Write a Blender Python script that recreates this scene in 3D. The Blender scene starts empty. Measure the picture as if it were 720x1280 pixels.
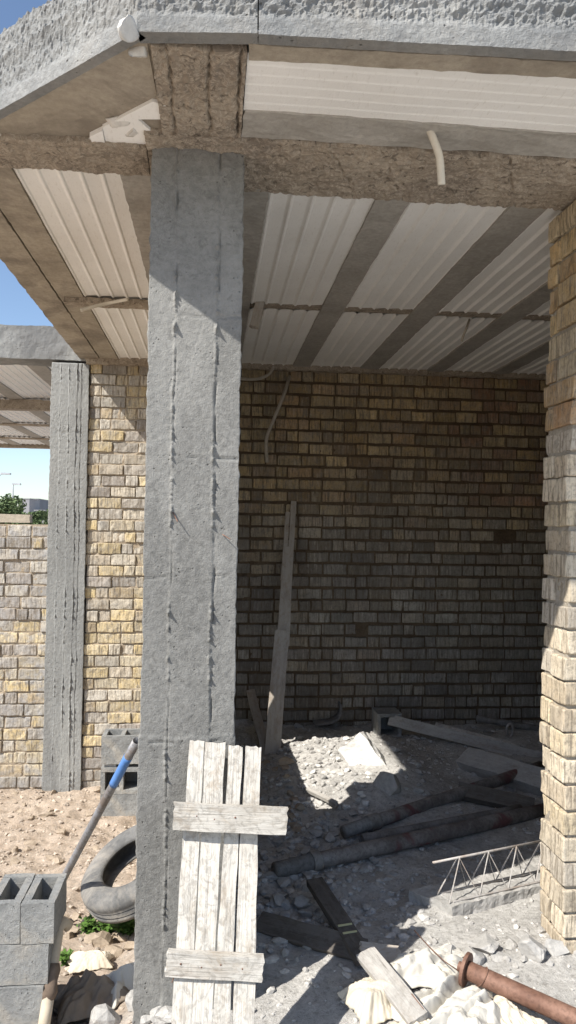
import bpy, math, random
from math import sin, cos, atan, tan, pi, sqrt, radians, hypot
from mathutils import Vector as V, Matrix, noise

# ------------------------------------------------------------------ camera, light
S = bpy.context.scene
FP, VPX, VPY, RO = 950.0, 266.0, 659.0, 0.0155      # focal length in px of a 720 px wide frame
CAM = V((0, 0, 1.7))
hy = VPY + (360 - VPX) * RO
phi = atan((hy - 640) / FP); th = atan((360 - VPX) / FP)
Fw = V((sin(th) * cos(phi), cos(th) * cos(phi), sin(phi)))
R0 = V((cos(th), -sin(th), 0)); U0 = R0.cross(Fw)
Rt = R0 * cos(RO) + U0 * sin(RO); Up = U0 * cos(RO) - R0 * sin(RO)
cam = bpy.data.cameras.new('camera'); co = bpy.data.objects.new('camera', cam)
S.collection.objects.link(co); S.camera = co
M = Matrix.Identity(4)
for i in range(3):
    M[i][0] = Rt[i]; M[i][1] = Up[i]; M[i][2] = -Fw[i]; M[i][3] = CAM[i]
co.matrix_world = M
cam.sensor_fit = 'VERTICAL'; cam.sensor_height = 32; cam.lens = FP / 1280 * 32
cam.clip_start = 0.05; cam.clip_end = 3000

SUN = V((.815, .55, -1.0)).normalized()             # direction the light travels
el = math.asin(-SUN.z); az = math.atan2(-SUN.x, -SUN.y)
w = bpy.data.worlds.new('World'); S.world = w; w.use_nodes = True
nt = w.node_tree; bg = nt.nodes['Background']
sky = nt.nodes.new('ShaderNodeTexSky'); sky.sky_type = 'NISHITA'; sky.sun_disc = False
sky.sun_elevation = el; sky.sun_rotation = az; sky.altitude = 1200; sky.dust_density = 1.4; sky.air_density = 1.0
nt.links.new(sky.outputs[0], bg.inputs[0]); bg.inputs[1].default_value = 0.115
sl = bpy.data.lights.new('sun', 'SUN'); sl.energy = 4.6; sl.angle = radians(.53); sl.color = (1, .955, .88)
so = bpy.data.objects.new('sun', sl); S.collection.objects.link(so)
so.rotation_euler = SUN.to_track_quat('-Z', 'Y').to_euler(); so.location = (-6, -4, 9)
S.view_settings.view_transform = 'Standard'; S.view_settings.look = 'None'
S.view_settings.exposure = 0.74; S.view_settings.gamma = 1
S.cycles.max_bounces = 6; S.cycles.diffuse_bounces = 4

# ------------------------------------------------------------------ helpers
def PA(px, py, k, v):
    d = Fw + Rt * ((px - 360) / FP) + Up * ((640 - py) / FP)
    return CAM + d * ((v - CAM[k]) / d[k])
def PX(px, py, x): return PA(px, py, 0, x)
def PY(px, py, y): return PA(px, py, 1, y)
def PZ(px, py, z): return PA(px, py, 2, z)
def lerp(a, b, t): return a + (b - a) * t
def sstep(a, b, x):
    t = max(0., min(1., (x - a) / (b - a))); return t * t * (3 - 2 * t)
def N(x, y, z=0.): return noise.noise(V((x, y, z)))
def link(o): S.collection.objects.link(o); return o
def tag(o, label=None, cat=None, group=None, kind=None):
    if label: o['label'] = label
    if cat: o['category'] = cat
    if group: o['group'] = group
    if kind: o['kind'] = kind
    return o
def wloc(o):
    v = V((0, 0, 0))
    while o: v += o.location; o = o.parent
    return v
def empty(name, loc, label, cat, group=None):
    o = link(bpy.data.objects.new(name, None)); o.location = loc; o.empty_display_size = .1
    return tag(o, label, cat, group, 'thing')

class MB:
    def __init__(s): s.v = []; s.f = []; s.c = []; s.tint = False
    def add(s, vs, fs, col=None):
        b = len(s.v); s.v += [V(p) for p in vs]; s.f += [tuple(i + b for i in f) for f in fs]
        if col is not None: s.tint = True
        s.c += [col or (1, 1, 1)] * len(fs); return s
    def box(s, a, b, col=None):
        x0, y0, z0 = a; x1, y1, z1 = b
        return s.add([(x0,y0,z0),(x1,y0,z0),(x1,y1,z0),(x0,y1,z0),(x0,y0,z1),(x1,y0,z1),(x1,y1,z1),(x0,y1,z1)],
            [(0,3,2,1),(4,5,6,7),(0,1,5,4),(1,2,6,5),(2,3,7,6),(3,0,4,7)], col)
    def grid_box(s, a, b, n, fn=None, col=None, cuts=None):
        """box surface as shared grid, fn(p, nrm)->new p.  nrm has -1/0/1 per axis"""
        L = []
        for k in range(3):
            if cuts and cuts[k]: L.append(cuts[k])
            else: L.append([lerp(a[k], b[k], i / n[k]) for i in range(n[k] + 1)])
        m = [len(l) - 1 for l in L]; idx = {}; vs = []; fs = []
        def vid(i, j, k):
            key = (i, j, k)
            if key not in idx:
                p = V((L[0][i], L[1][j], L[2][k]))
                nn = V(tuple((-1 if t == 0 else 1 if t == mm else 0) for t, mm in zip(key, m)))
                if fn: p = fn(p, nn)
                idx[key] = len(vs); vs.append(p)
            return idx[key]
        for i in range(m[0]):
            for j in range(m[1]):
                fs.append((vid(i,j,0),vid(i,j+1,0),vid(i+1,j+1,0),vid(i+1,j,0)))
                fs.append((vid(i,j,m[2]),vid(i+1,j,m[2]),vid(i+1,j+1,m[2]),vid(i,j+1,m[2])))
        for i in range(m[0]):
            for k in range(m[2]):
                fs.append((vid(i,0,k),vid(i+1,0,k),vid(i+1,0,k+1),vid(i,0,k+1)))
                fs.append((vid(i,m[1],k),vid(i,m[1],k+1),vid(i+1,m[1],k+1),vid(i+1,m[1],k)))
        for j in range(m[1]):
            for k in range(m[2]):
                fs.append((vid(0,j,k),vid(0,j,k+1),vid(0,j+1,k+1),vid(0,j+1,k)))
                fs.append((vid(m[0],j,k),vid(m[0],j+1,k),vid(m[0],j+1,k+1),vid(m[0],j,k+1)))
        return s.add(vs, fs, col)
    def prism(s, poly, z0, z1, col=None):
        n = len(poly)
        vs = [(p[0], p[1], z0) for p in poly] + [(p[0], p[1], z1) for p in poly]
        fs = [tuple(range(n))[::-1], tuple(range(n, 2 * n))] + [(i, (i + 1) % n, n + (i + 1) % n, n + i) for i in range(n)]
        return s.add(vs, fs, col)
    def tube(s, pts, r, n=12, cap=True, hollow=False, wob=0):
        pts = [V(p) for p in pts]; rings = []
        rs = r if isinstance(r, (list, tuple)) else [r] * len(pts)
        up = None
        for i, p in enumerate(pts):
            t = (pts[min(i + 1, len(pts) - 1)] - pts[max(i - 1, 0)]).normalized()
            if up is None: up = t.orthogonal().normalized()
            up = (up - t * up.dot(t)).normalized(); sd = t.cross(up)
            rings.append([p + (up * cos(2 * pi * k / n) + sd * sin(2 * pi * k / n)) * rs[i] * (1 + wob * N(i * .7, k * 1.3, 3)) for k in range(n)])
        if hollow:   # inner wall at both ends
            c0 = pts[0]; c1 = pts[-1]; t0 = (pts[1] - pts[0]).normalized(); t1 = (pts[-1] - pts[-2]).normalized()
            pre = [[c0 + t0 * .25 + (q - c0) * .78 for q in rings[0]], [c0 + (q - c0) * .82 for q in rings[0]]]
            post = [[c1 + (q - c1) * .82 for q in rings[-1]], [c1 - t1 * .25 + (q - c1) * .78 for q in rings[-1]]]
            rings = pre + rings + post
        vs = [q for rg in rings for q in rg]; fs = []
        for i in range(len(rings) - 1):
            for k in range(n):
                a = i * n + k; b = i * n + (k + 1) % n
                fs.append((a, b, b + n, a + n))
        if cap: fs.append(tuple(range(n))[::-1]); fs.append(tuple(range(len(vs) - n, len(vs))))
        return s.add(vs, fs)
    def build(s, name, mat, parent=None, smooth=False, origin=None):
        off = wloc(parent) if parent else (V(origin) if origin is not None else V((0, 0, 0)))
        me = bpy.data.meshes.new(name)
        me.from_pydata([tuple(p - off) for p in s.v], [], s.f); me.update()
        if s.tint:
            at = me.attributes.new('tint', 'FLOAT_COLOR', 'FACE')
            at.data.foreach_set('color', [x for c in s.c for x in (c[0], c[1], c[2], 1)])
        if smooth: me.polygons.foreach_set('use_smooth', [True] * len(me.polygons))
        me.materials.append(mat)
        o = link(bpy.data.objects.new(name, me))
        if parent: o.parent = parent
        elif origin is not None: o.location = off
        return o

def rough(amp, freq, sq=0, seed=0., keep=None):
    def fn(p, n):
        q = V((p.x, p.y, p.z)) * freq + V((seed, seed, seed))
        d = noise.noise_vector(q) * amp + noise.noise_vector(q * 3.1) * amp * .5
        if keep: d = V((d[0] * keep[0], d[1] * keep[1], d[2] * keep[2]))
        return p + d
    return fn

# ------------------------------------------------------------------ materials
def newmat(name):
    m = bpy.data.materials.new(name); m.use_nodes = True; t = m.node_tree
    return m, t, t.nodes['Principled BSDF']
class NT:
    def __init__(s, t): s.t = t
    def n(s, ty, **k):
        nd = s.t.nodes.new('ShaderNode' + ty)
        for a, b in k.items(): setattr(nd, a, b)
        return nd
    def l(s, a, b): s.t.links.new(a, b)
    def noise(s, vec, scale, detail=6, rough=.6, dist=0):
        nd = s.n('TexNoise'); nd.inputs['Scale'].default_value = scale; nd.inputs['Detail'].default_value = detail
        nd.inputs['Roughness'].default_value = rough; nd.inputs['Distortion'].default_value = dist
        if vec is not None: s.l(vec, nd.inputs['Vector'])
        return nd.outputs['Fac']
    def ramp(s, fac, stops):
        nd = s.n('ValToRGB'); s.l(fac, nd.inputs[0]); e = nd.color_ramp.elements
        while len(e) < len(stops): e.new(.5)
        for i, (p, c) in enumerate(stops):
            e[i].position = p; e[i].color = (*(c if isinstance(c, tuple) else (c, c, c)), 1)
        return nd.outputs[0]
    def mix(s, fac, a, b, mode='MIX'):
        nd = s.n('MixRGB', blend_type=mode)
        for i, x in ((0, fac), (1, a), (2, b)):
            if hasattr(x, 'links'): s.l(x, nd.inputs[i])
            elif i == 0: nd.inputs[0].default_value = x
            else: nd.inputs[i].default_value = (*x, 1)
        return nd.outputs[0]
    def map(s, vec, scale):
        nd = s.n('Mapping'); s.l(vec, nd.inputs[0]); nd.inputs['Scale'].default_value = scale; return nd.outputs[0]
    def math(s, op, a, b):
        nd = s.n('Math', operation=op)
        for i, x in enumerate((a, b)):
            if hasattr(x, 'links'): s.l(x, nd.inputs[i])
            else: nd.inputs[i].default_value = x
        return nd.outputs[0]
    def bump(s, h, strength, dist, prev=None):
        nd = s.n('Bump'); s.l(h, nd.inputs['Height']); nd.inputs['Strength'].default_value = strength
        nd.inputs['Distance'].default_value = dist
        if prev: s.l(prev, nd.inputs['Normal'])
        return nd.outputs[0]

def concrete(name, c1, c2, bump=.6, scale=1., stain=None, streak=(1, 1, 1), pits=.35, dust=None, crust=None, cra=.75):
    m, t, b = newmat(name); k = NT(t); tc = k.n('TexCoord').outputs['Object']
    mp = k.map(tc, streak)
    big = k.noise(mp, 3.2 * scale, 8, .62); fine = k.noise(tc, 38 * scale, 8, .7); gr = k.noise(tc, 170 * scale, 4, .7)
    col = k.mix(k.ramp(big, [(.32, 0.), (.68, 1.)]), c1, c2)
    col = k.mix(k.ramp(fine, [(.35, .45), (.62, 0.)]), col, tuple(x * .62 for x in c1))
    if stain:
        st = k.noise(mp, 1.7 * scale, 7, .7, .6)
        col = k.mix(k.ramp(st, [(.48, 0.), (.62, .85)]), col, stain)
    if crust:
        cn = k.noise(tc, 13 * scale, 7, .7, 1.8)
        col = k.mix(k.ramp(cn, [(.46, 0.), (.50, cra), (.54, 0.)]), col, crust)
        c3 = k.noise(tc, 24 * scale, 5, .7, .8)
        col = k.mix(k.ramp(c3, [(.36, cra), (.43, 0.)]), col, tuple(x * .38 for x in c1))
    vo = k.n('TexVoronoi'); vo.inputs['Scale'].default_value = 42 * scale; k.l(tc, vo.inputs['Vector'])
    pit = k.ramp(vo.outputs['Distance'], [(.0, 0.), (.2, 1.)])
    sel = k.ramp(k.noise(tc, 9 * scale, 3), [(.52, 0.), (.6, 1.)])
    pitm = k.math('MULTIPLY', sel, k.math('SUBTRACT', 1., pit))
    col = k.mix(k.math('MULTIPLY', pitm, pits), col, tuple(x * .4 for x in c1))
    if dust:
        g = k.n('NewGeometry'); sx = k.n('SeparateXYZ'); k.l(g.outputs['Normal'], sx.inputs[0])
        col = k.mix(k.ramp(sx.outputs['Z'], [(.45, 0.), (.9, .9)]), col, dust)
    k.l(col, b.inputs['Base Color']); b.inputs['Roughness'].default_value = .93
    b.inputs['Specular IOR Level'].default_value = .15
    h = k.math('SUBTRACT', k.math('ADD', k.math('MULTIPLY', fine, .8), k.math('MULTIPLY', gr, .35)), k.math('MULTIPLY', pitm, pits))
    k.l(k.bump(h, bump, .012, k.bump(big, bump * .6, .02)), b.inputs['Normal'])
    return m

def brickmat(name, smear=(.33, .32, .30), amt=.5, dark_blot=0.):
    m, t, b = newmat(name); k = NT(t); tc = k.n('TexCoord').outputs['Object']
    at = k.n('Attribute', attribute_name='tint').outputs['Color']
    rib = k.noise(k.map(tc, (68, 68, 7)), 1., 4, .6, .3)
    fine = k.noise(tc, 60, 7, .7); blot = k.noise(tc, 2.3, 7, .72, .4)
    sm = k.noise(tc, 14, 6, .65)
    col = k.mix(k.ramp(rib, [(.38, .8), (.50, 0.)]), at, (.17, .14, .105))
    col = k.mix(k.ramp(rib, [(.56, 0.), (.66, .35)]), col, (.66, .61, .52))
    smf = k.math('MULTIPLY', k.ramp(sm, [(.40, 0.), (.60, 1.)]), k.ramp(blot, [(.36, amt * .4), (.6, amt)]))
    col = k.mix(smf, col, smear)
    col = k.mix(k.ramp(fine, [(.34, .5), (.5, 0.)]), col, (.13, .11, .09))
    if dark_blot: col = k.mix(k.ramp(k.noise(tc, .9, 6, .7), [(.45, 0.), (.68, dark_blot)]), col, (.07, .065, .06))  # large near-black blotches at random over the bricks
    k.l(col, b.inputs['Base Color']); b.inputs['Roughness'].default_value = .92; b.inputs['Specular IOR Level'].default_value = .15
    h = k.math('ADD', k.math('MULTIPLY', rib, .8), k.math('MULTIPLY', fine, .7))
    k.l(k.bump(h, .75, .008, k.bump(sm, .5, .012)), b.inputs['Normal'])
    return m

def wood(name, c1, c2, crack=(.05, .035, .025), bump=.5, paint=None, pamt=.6, gs=1., mott=0):
    """planks: object X runs along the grain"""
    m, t, b = newmat(name); k = NT(t); tc0 = k.n('TexCoord').outputs['Object']
    off = k.n('VectorMath', operation='ADD'); k.l(tc0, off.inputs[0])
    k.l(k.math('MULTIPLY', k.n('ObjectInfo').outputs['Random'], 37.), off.inputs[1]); tc = off.outputs[0]
    g = k.noise(k.map(tc, (2.2 * gs, 38 * gs, 38 * gs)), 1., 7, .65, .3)
    g2 = k.noise(k.map(tc, (5, 130, 130)), 1., 4, .6)
    blot = k.noise(k.map(tc, (4, 10, 10)), 1.2, 6, .7)
    col = k.mix(k.ramp(g, [(.3, 0.), (.7, 1.)]), c1, c2)
    if paint:
        col = k.mix(k.math('MULTIPLY', k.ramp(k.noise(k.map(tc, (1, 1.6, 1.6)), 16, 9, .78, .8), [(.5 - pamt * .22, 0.), (.56 - pamt * .1, 1.)]), pamt), col, paint)
    col = k.mix(k.ramp(blot, [(.3, .35), (.5, 0.)]), col, tuple(x * .5 for x in c1))
    if mott:
        mo = k.noise(k.map(tc, (1, 1.3, 1.3)), 26, 7, .72, 1.2)
        col = k.mix(k.ramp(mo, [(.40, mott), (.52, 0.)]), col, (.19, .17, .145))
        m2 = k.noise(k.map(tc, (1, 3, 3)), 7, 5, .7, .5)
        col = k.mix(k.ramp(m2, [(.30, mott), (.46, 0.)]), col, (.27, .21, .15))
    col = k.mix(k.ramp(g2, [(.26, .8), (.36, 0.)]), col, crack)
    k.l(col, b.inputs['Base Color']); b.inputs['Roughness'].default_value = .85; b.inputs['Specular IOR Level'].default_value = .2
    k.l(k.bump(k.math('ADD', g, k.math('MULTIPLY', g2, .5)), bump, .006), b.inputs['Normal'])
    return m

def metal(name, base, rust, paint=None, amt=.5, rgh=.6, met=.3):
    m, t, b = newmat(name); k = NT(t); tc = k.n('TexCoord').outputs['Object']
    n1 = k.noise(tc, 9, 7, .7); n2 = k.noise(tc, 55, 6, .7); n3 = k.noise(tc, 3., 4, .6, .5)
    col = k.mix(k.ramp(n1, [(.5 - amt * .2, 0.), (.6, 1.)]), base, rust)
    if paint: col = k.mix(k.ramp(n3, [(.50, 0.), (.56, .8)]), col, paint)
    col = k.mix(k.ramp(n2, [(.35, .6), (.52, 0.)]), col, tuple(x * .5 for x in rust))
    k.l(col, b.inputs['Base Color']); b.inputs['Roughness'].default_value = rgh; b.inputs['Metallic'].default_value = met
    k.l(k.bump(n2, .4, .003), b.inputs['Normal']); return m

def plain(name, c, rgh=.8, var=.2, scale=20, bump=.2, trans=0):
    m, t, b = newmat(name); k = NT(t); tc = k.n('TexCoord').outputs['Object']
    n1 = k.noise(tc, scale, 6, .65)
    k.l(k.mix(k.ramp(n1, [(.3, 0.), (.7, 1.)]), tuple(x * (1 - var) for x in c), tuple(min(1, x * (1 + var)) for x in c)), b.inputs['Base Color'])
    b.inputs['Roughness'].default_value = rgh; b.inputs['Specular IOR Level'].default_value = .2
    k.l(k.bump(n1, bump, .01), b.inputs['Normal'])
    return m

m_col = concrete('column_concrete', (.175, .173, .163), (.27, .267, .253), .7, 1.15, crust=(.36, .355, .335), cra=.28, stain=(.30, .296, .28), streak=(1, 1, .45), pits=.9)
m_col2 = concrete('old_column_concrete', (.24, .243, .236), (.38, .38, .36), .9, 1., stain=(.19, .19, .185), streak=(1, 1, .2), pits=.7)
m_fascia = concrete('fascia_concrete', (.23, .235, .235), (.40, .40, .385), 1., 1., stain=(.29, .28, .26), pits=1.)
m_soffit = concrete('soffit_concrete', (.37, .325, .26), (.50, .445, .365), .55, 1., stain=(.23, .20, .165), pits=.3)
m_rbeam = concrete('rough_beam_concrete', (.34, .285, .225), (.50, .43, .345), 1., 1.1, stain=(.26, .22, .18), pits=.8, crust=(.56, .49, .40))
m_joist = concrete('joist_concrete', (.36, .34, .305), (.49, .465, .425), .4, 1., pits=.2)
m_block = concrete('block_concrete', (.23, .235, .232), (.36, .36, .345), .9, 1.5, stain=(.40, .37, .32), pits=.8)
m_rubble = concrete('rubble_concrete', (.36, .35, .33), (.54, .52, .49), .7, 1.2, pits=.3)
m_rubbrn = concrete('rubble_brown', (.34, .27, .20), (.48, .40, .31), .7, 1.2, pits=.3)
m_plaster = concrete('white_plaster', (.66, .64, .6), (.8, .78, .74), .5, 1., pits=.1)
m_topping = concrete('slab_topping', (.34, .34, .33), (.42, .42, .40), .6, 1.)
m_brick = brickmat('yellow_brick', amt=.5)
m_brick_in = brickmat('blotched_brick', (.27, .25, .22), .55, dark_blot=.45)
m_brick_low = brickmat('smeared_brick', (.36, .35, .34), .95)
m_brick_pil = brickmat('pillar_brick', (.50, .44, .35), .4)
m_mortar_p = concrete('pale_mortar', (.36, .32, .26), (.52, .47, .40), .9, 1.5, pits=.4)
m_mortar = concrete('brown_mortar', (.34, .27, .19), (.50, .43, .34), .8, 1.5, pits=.4)
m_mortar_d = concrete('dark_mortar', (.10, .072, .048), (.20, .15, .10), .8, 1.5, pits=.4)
m_wood_w = wood('cement_washed_wood', (.36, .30, .23), (.52, .46, .38), (.12, .075, .045), .9, (.54, .52, .475), .85, mott=.5)
m_wood = wood('weathered_wood', (.30, .25, .20), (.45, .39, .32), bump=.6, paint=(.5, .48, .45), pamt=.4)
m_wood_d = wood('dark_wood', (.075, .065, .055), (.15, .13, .11), bump=.6, paint=(.22, .21, .2), pamt=.25)
m_wood_g = wood('grey_wood', (.30, .28, .25), (.42, .40, .37), bump=.6, paint=(.48, .46, .43), pamt=.4, mott=.3)
m_rust = metal('rusty_steel', (.24, .135, .095), (.15, .075, .05), None, .5, .7, .25)
m_prop = metal('red_dusty_prop', (.27, .255, .24), (.15, .13, .12), (.15, .04, .04), .6, .6, .1)
m_prop2 = metal('grey_dusty_prop', (.26, .25, .235), (.17, .155, .14), None, .4, .65, .1)
m_steel = metal('grey_pole', (.28, .29, .31), (.20, .17, .15), None, .3, .5, .35)
m_galv = metal('dusty_rebar', (.42, .40, .38), (.34, .29, .25), None, .2, .6, .1)
m_blue = plain('blue_tape', (.09, .21, .48), .45, .15)
m_tan = plain('tan_pipe', (.50, .43, .33), .6, .2, 12)
m_wrap = plain('brown_wrap', (.16, .12, .09), .9, .3)
m_pvc = plain('cream_conduit', (.62, .58, .50), .5, .1)
m_cable = plain('pale_cable', (.42, .38, .32), .6, .15)
m_cloth = plain('brown_cloth', (.23, .19, .15), .95, .25, 8, .6)
m_sack = plain('white_sack', (.53, .505, .45), .8, .12, 7, .5)
m_sackt = plain('cream_paper', (.56, .50, .40), .8, .12, 7, .5)
m_yel = plain('yellow_scrap', (.65, .48, .05), .7, .1)
m_tape = plain('pale_yellow_strap', (.55, .52, .3), .7, .1)
m_tyre = concrete('dusty_rubber', (.10, .10, .10), (.20, .197, .19), .35, 1.2, stain=(.31, .285, .25), pits=.2)
m_tyre_in = plain('black_rubber', (.03, .03, .03), .8, .3)
m_leaf = plain('weed_leaf', (.09, .17, .035), .6, .4, 30)
m_tree = plain('tree_leaf', (.085, .12, .05), .7, .4, 3)
m_bark = plain('bark', (.16, .12, .09), .9, .3)
m_far = plain('far_render', (.30, .30, .31), .9, .12, .6)
m_far2 = plain('far_grey_render', (.17, .19, .22), .9, .12, .6)
m_dark = plain('dark_opening', (.03, .03, .03), .6, .1)
m_lampm = plain('galvanised_lamp', (.45, .47, .5), .5, .1)
m_hill = plain('hazy_hill', (.30, .27, .24), 1., .2, .01, .3)

def foam():
    m, t, b = newmat('white_foam'); k = NT(t); tc = k.n('TexCoord').outputs['Object']
    n1 = k.noise(tc, 2.2, 6, .6); n2 = k.noise(k.map(tc, (4, 1, 4)), 26, 5, .7); n3 = k.noise(tc, 160, 2)
    col = k.mix(k.ramp(n1, [(.35, 0.), (.68, 1.)]), (.90, .895, .87), (.82, .81, .78))
    col = k.mix(k.ramp(n2, [(.28, .35), (.44, 0.)]), col, (.5, .46, .4))
    k.l(col, b.inputs['Base Color']); b.inputs['Roughness'].default_value = .75; b.inputs['Specular IOR Level'].default_value = .25
    k.l(k.bump(k.math('ADD', n3, n2), .25, .004), b.inputs['Normal']); return m
m_foam = foam()

def groundmat():
    m, t, b = newmat('dusty_ground'); k = NT(t); g = k.n('NewGeometry'); pos = g.outputs['Position']
    n0 = k.noise(pos, .9, 7, .7); n1 = k.noise(pos, 7, 8, .72); n2 = k.noise(pos, 45, 8, .75); n3 = k.noise(pos, 220, 3, .7)
    grey = k.mix(k.ramp(n1, [(.35, 0.), (.65, 1.)]), (.43, .415, .39), (.62, .60, .565))
    brn = k.mix(k.ramp(n1, [(.35, 0.), (.65, 1.)]), (.42, .33, .25), (.58, .48, .385))
    sx = k.n('SeparateXYZ'); k.l(pos, sx.inputs[0])
    f = k.math('ADD', k.math('MULTIPLY', sx.outputs['X'], -1.2), k.math('MULTIPLY', n0, 1.2))
    col = k.mix(k.ramp(f, [(.65, 0.), (1.1, 1.)]), grey, brn)
    col = k.mix(k.ramp(n2, [(.36, .55), (.52, 0.)]), col, (.19, .175, .155))
    col = k.mix(k.ramp(n3, [(.6, 0.), (.72, .6)]), col, (.62, .6, .56))
    k.l(col, b.inputs['Base Color']); b.inputs['Roughness'].default_value = .96; b.inputs['Specular IOR Level'].default_value = .1
    h = k.math('ADD', n2, k.math('MULTIPLY', n3, .45))
    k.l(k.bump(h, .9, .014, k.bump(n1, .5, .03)), b.inputs['Normal']); return m
m_ground = groundmat()

# ------------------------------------------------------------------ ground
def base_z(x, y):
    left = lerp(-.10, -.30, sstep(2.5, 3.9, y)); left = lerp(left, -.56, sstep(3.9, 6.3, y))
    inn = sstep(-.42, -.02, x)
    room = .0 + .13 * sstep(.3, 1.05, x) * sstep(1.8, 1.2, x) * sstep(4.0, 4.9, y) * sstep(6.1, 5.5, y) + .03 * sstep(4, 6.4, y)
    room += .03 * sstep(.9, .1, x) * sstep(3.2, 4.2, y)
    front = -.06 * sstep(2.9, 2.4, y) * sstep(.6, 0, x)
    z = lerp(left, room + front, inn)
    z = lerp(z, -.45, sstep(6.7, 9, y))
    return z
def ground_z(x, y):
    z = base_z(x, y)
    near = sstep(9, 6, abs(x)) * sstep(12, 8, y)
    rub = .35 + .65 * max(sstep(1.7, .3, x) * sstep(3.0, 3.4, y) * sstep(-.2, 0, x), sstep(-.1, -.5, x))
    a = .035 * N(x * 2.1, y * 2.1, 1) + rub * (.028 * N(x * 7, y * 7, 2) + .018 * N(x * 17, y * 17, 3) + .010 * N(x * 38, y * 38, 5))
    a += .10 * sstep(-.4, -.9, x) * sstep(5.2, 6.3, y) * sstep(7, 6.5, y)
    return z + a * near
def axis(lo, hi, d, far):
    r = [lo + i * d for i in range(int((hi - lo) / d) + 1)]
    g = d; a = r[-1]; b = r[0]; post = []; pre = []
    while a < far: g *= 1.35; a += g; post.append(a)
    g = d
    while b > -far: g *= 1.35; b -= g; pre.append(b)
    return pre[::-1] + r + post
xs = axis(-2.2, 3.2, .022, 900); ys = axis(1.6, 6.7, .022, 1200)
vs = [(x, y, ground_z(x, y)) for y in ys for x in xs]; nx = len(xs)
fs = [(j * nx + i, j * nx + i + 1, (j + 1) * nx + i + 1, (j + 1) * nx + i) for j in range(len(ys) - 1) for i in range(nx - 1)]
tag(MB().add(vs, fs).build('ground', m_ground, smooth=True), kind='structure')

# distant hills
hv = []; hf = []
HN = 60
for i in range(HN + 1):
    a = lerp(-1.3, .9, i / HN); d = 900
    hh = 26 + 14 * N(a * 4, 1.3) + 8 * N(a * 13, 4)
    for k_, (dd, z) in enumerate(((d - 120, -3), (d, hh * .6), (d + 90, hh), (d + 300, -3))):
        hv.append((sin(a) * dd, cos(a) * dd, z))
for i in range(HN):
    for k_ in range(3):
        q = i * 4 + k_; hf.append((q, q + 4, q + 5, q + 1))
tag(MB().add(hv, hf).build('hills', m_hill, smooth=True), kind='structure')

# ------------------------------------------------------------------ roof slab over the room
ZC = 3.08
A = V((-.235, 2.135)); B = V((-1.12, 2.965))
roof = empty('concrete_roof', (1.5, 4.4, ZC), 'rough concrete roof slab with white foam infill panels above the dim brick room', 'roof')
out = [(-.235, 2.135), (.12, 2.10), (1.02, 2.06), (4.6, 1.98), (4.6, 6.9), (-1.12, 6.9), (-1.12, 2.965)]
MB().prism([(p[0] * .985 + .02, p[1] * .985 + .07) for p in out], ZC + .11, ZC + .25).build('topping', m_topping, roof)

def strip(p0, p1, width, z0, z1, n, fn):
    """box whose outer face runs p0->p1, thickness to the left side of travel"""
    p0 = V(p0); p1 = V(p1); d = (p1 - p0); L = d.length; d.normalize(); nn = V((-d.y, d.x))
    def f(p, nm):
        q = V((p0.x + d.x * p.x + nn.x * p.y, p0.y + d.y * p.x + nn.y * p.y, p.z)); return fn(q, nm)
    return MB().grid_box((0, 0, z0), (L, width, z1), n, f)
def fasc(p, nm):   # very rough poured edge over a smoother shuttered foot
    q = p * 1.
    k = sstep(ZC + .045, ZC + .075, q.z + .012 * N(q.x * 4, q.y * 4, 7))
    a = .010 * N(q.x * 4, q.y * 4, q.z * 30) + .009 * N(q.x * 45, q.y * 45, q.z * 45) + .010 * N(q.x * 95, q.y * 95, q.z * 95) + .006 * N(q.x * 12, q.y * 12, q.z * 40)
    lip = .010 * (1 - k) + .012 * math.exp(-((q.z - ZC - .175 - .01 * N(q.x * 5, q.y * 5)) / .012) ** 2)
    a = a * (.18 + .82 * k)
    o = V((0, -(a + lip) * .8, .35 * a * k))
    return q + o
strip((-.235, 2.135), (.10, 2.10), .05, ZC, ZC + .29, (60, 2, 50), fasc).build('fascia', m_fascia, roof)
strip((.104, 2.10), (1.9, 2.03), .045, ZC - .002, ZC + .31, (300, 2, 56), fasc).build('fascia', m_fascia, roof)
strip((1.905, 2.03), (4.6, 1.95), .11, ZC, ZC + .3, (90, 4, 14), fasc).build('fascia', m_fascia, roof)
strip((B.x, B.y), (A.x, A.y), .035, ZC, ZC + .27, (210, 2, 46), fasc).build('fascia', m_fascia, roof)
MB().prism([(-.215, 2.16), (-.07, 2.15), (-.07, 2.9), (-1.08, 2.98), (-1.09, 2.97)], ZC + .013, ZC + .112).build('soffit', m_soffit, roof)
# thin smooth kicker below the diagonal edge
# soffit boards of the corner
MB().prism([(-.212, 2.158), (-.203, 2.44), (-1.0, 2.975), (-1.095, 2.975)], ZC + .006, ZC + .1).build('soffit', m_soffit, roof)
def fscrap(px, z0, z1):
    P_ = [PZ(x, y, ZC) for x, y in px][::-1]
    MB().prism([(p.x, p.y) for p in P_], z0, z1).build('foam_scrap', m_foam, roof)
fscrap([(128, 160), (190, 128), (207, 131), (207, 150), (172, 150), (195, 170), (186, 184), (150, 186), (132, 178)], ZC + .002, ZC + .07)
fscrap([(112, 170), (128, 162), (132, 182), (118, 184)], ZC - .004, ZC + .06)
fscrap([(170, 148), (207, 149), (206, 170), (190, 168)], ZC + .03, ZC + .09)
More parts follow.
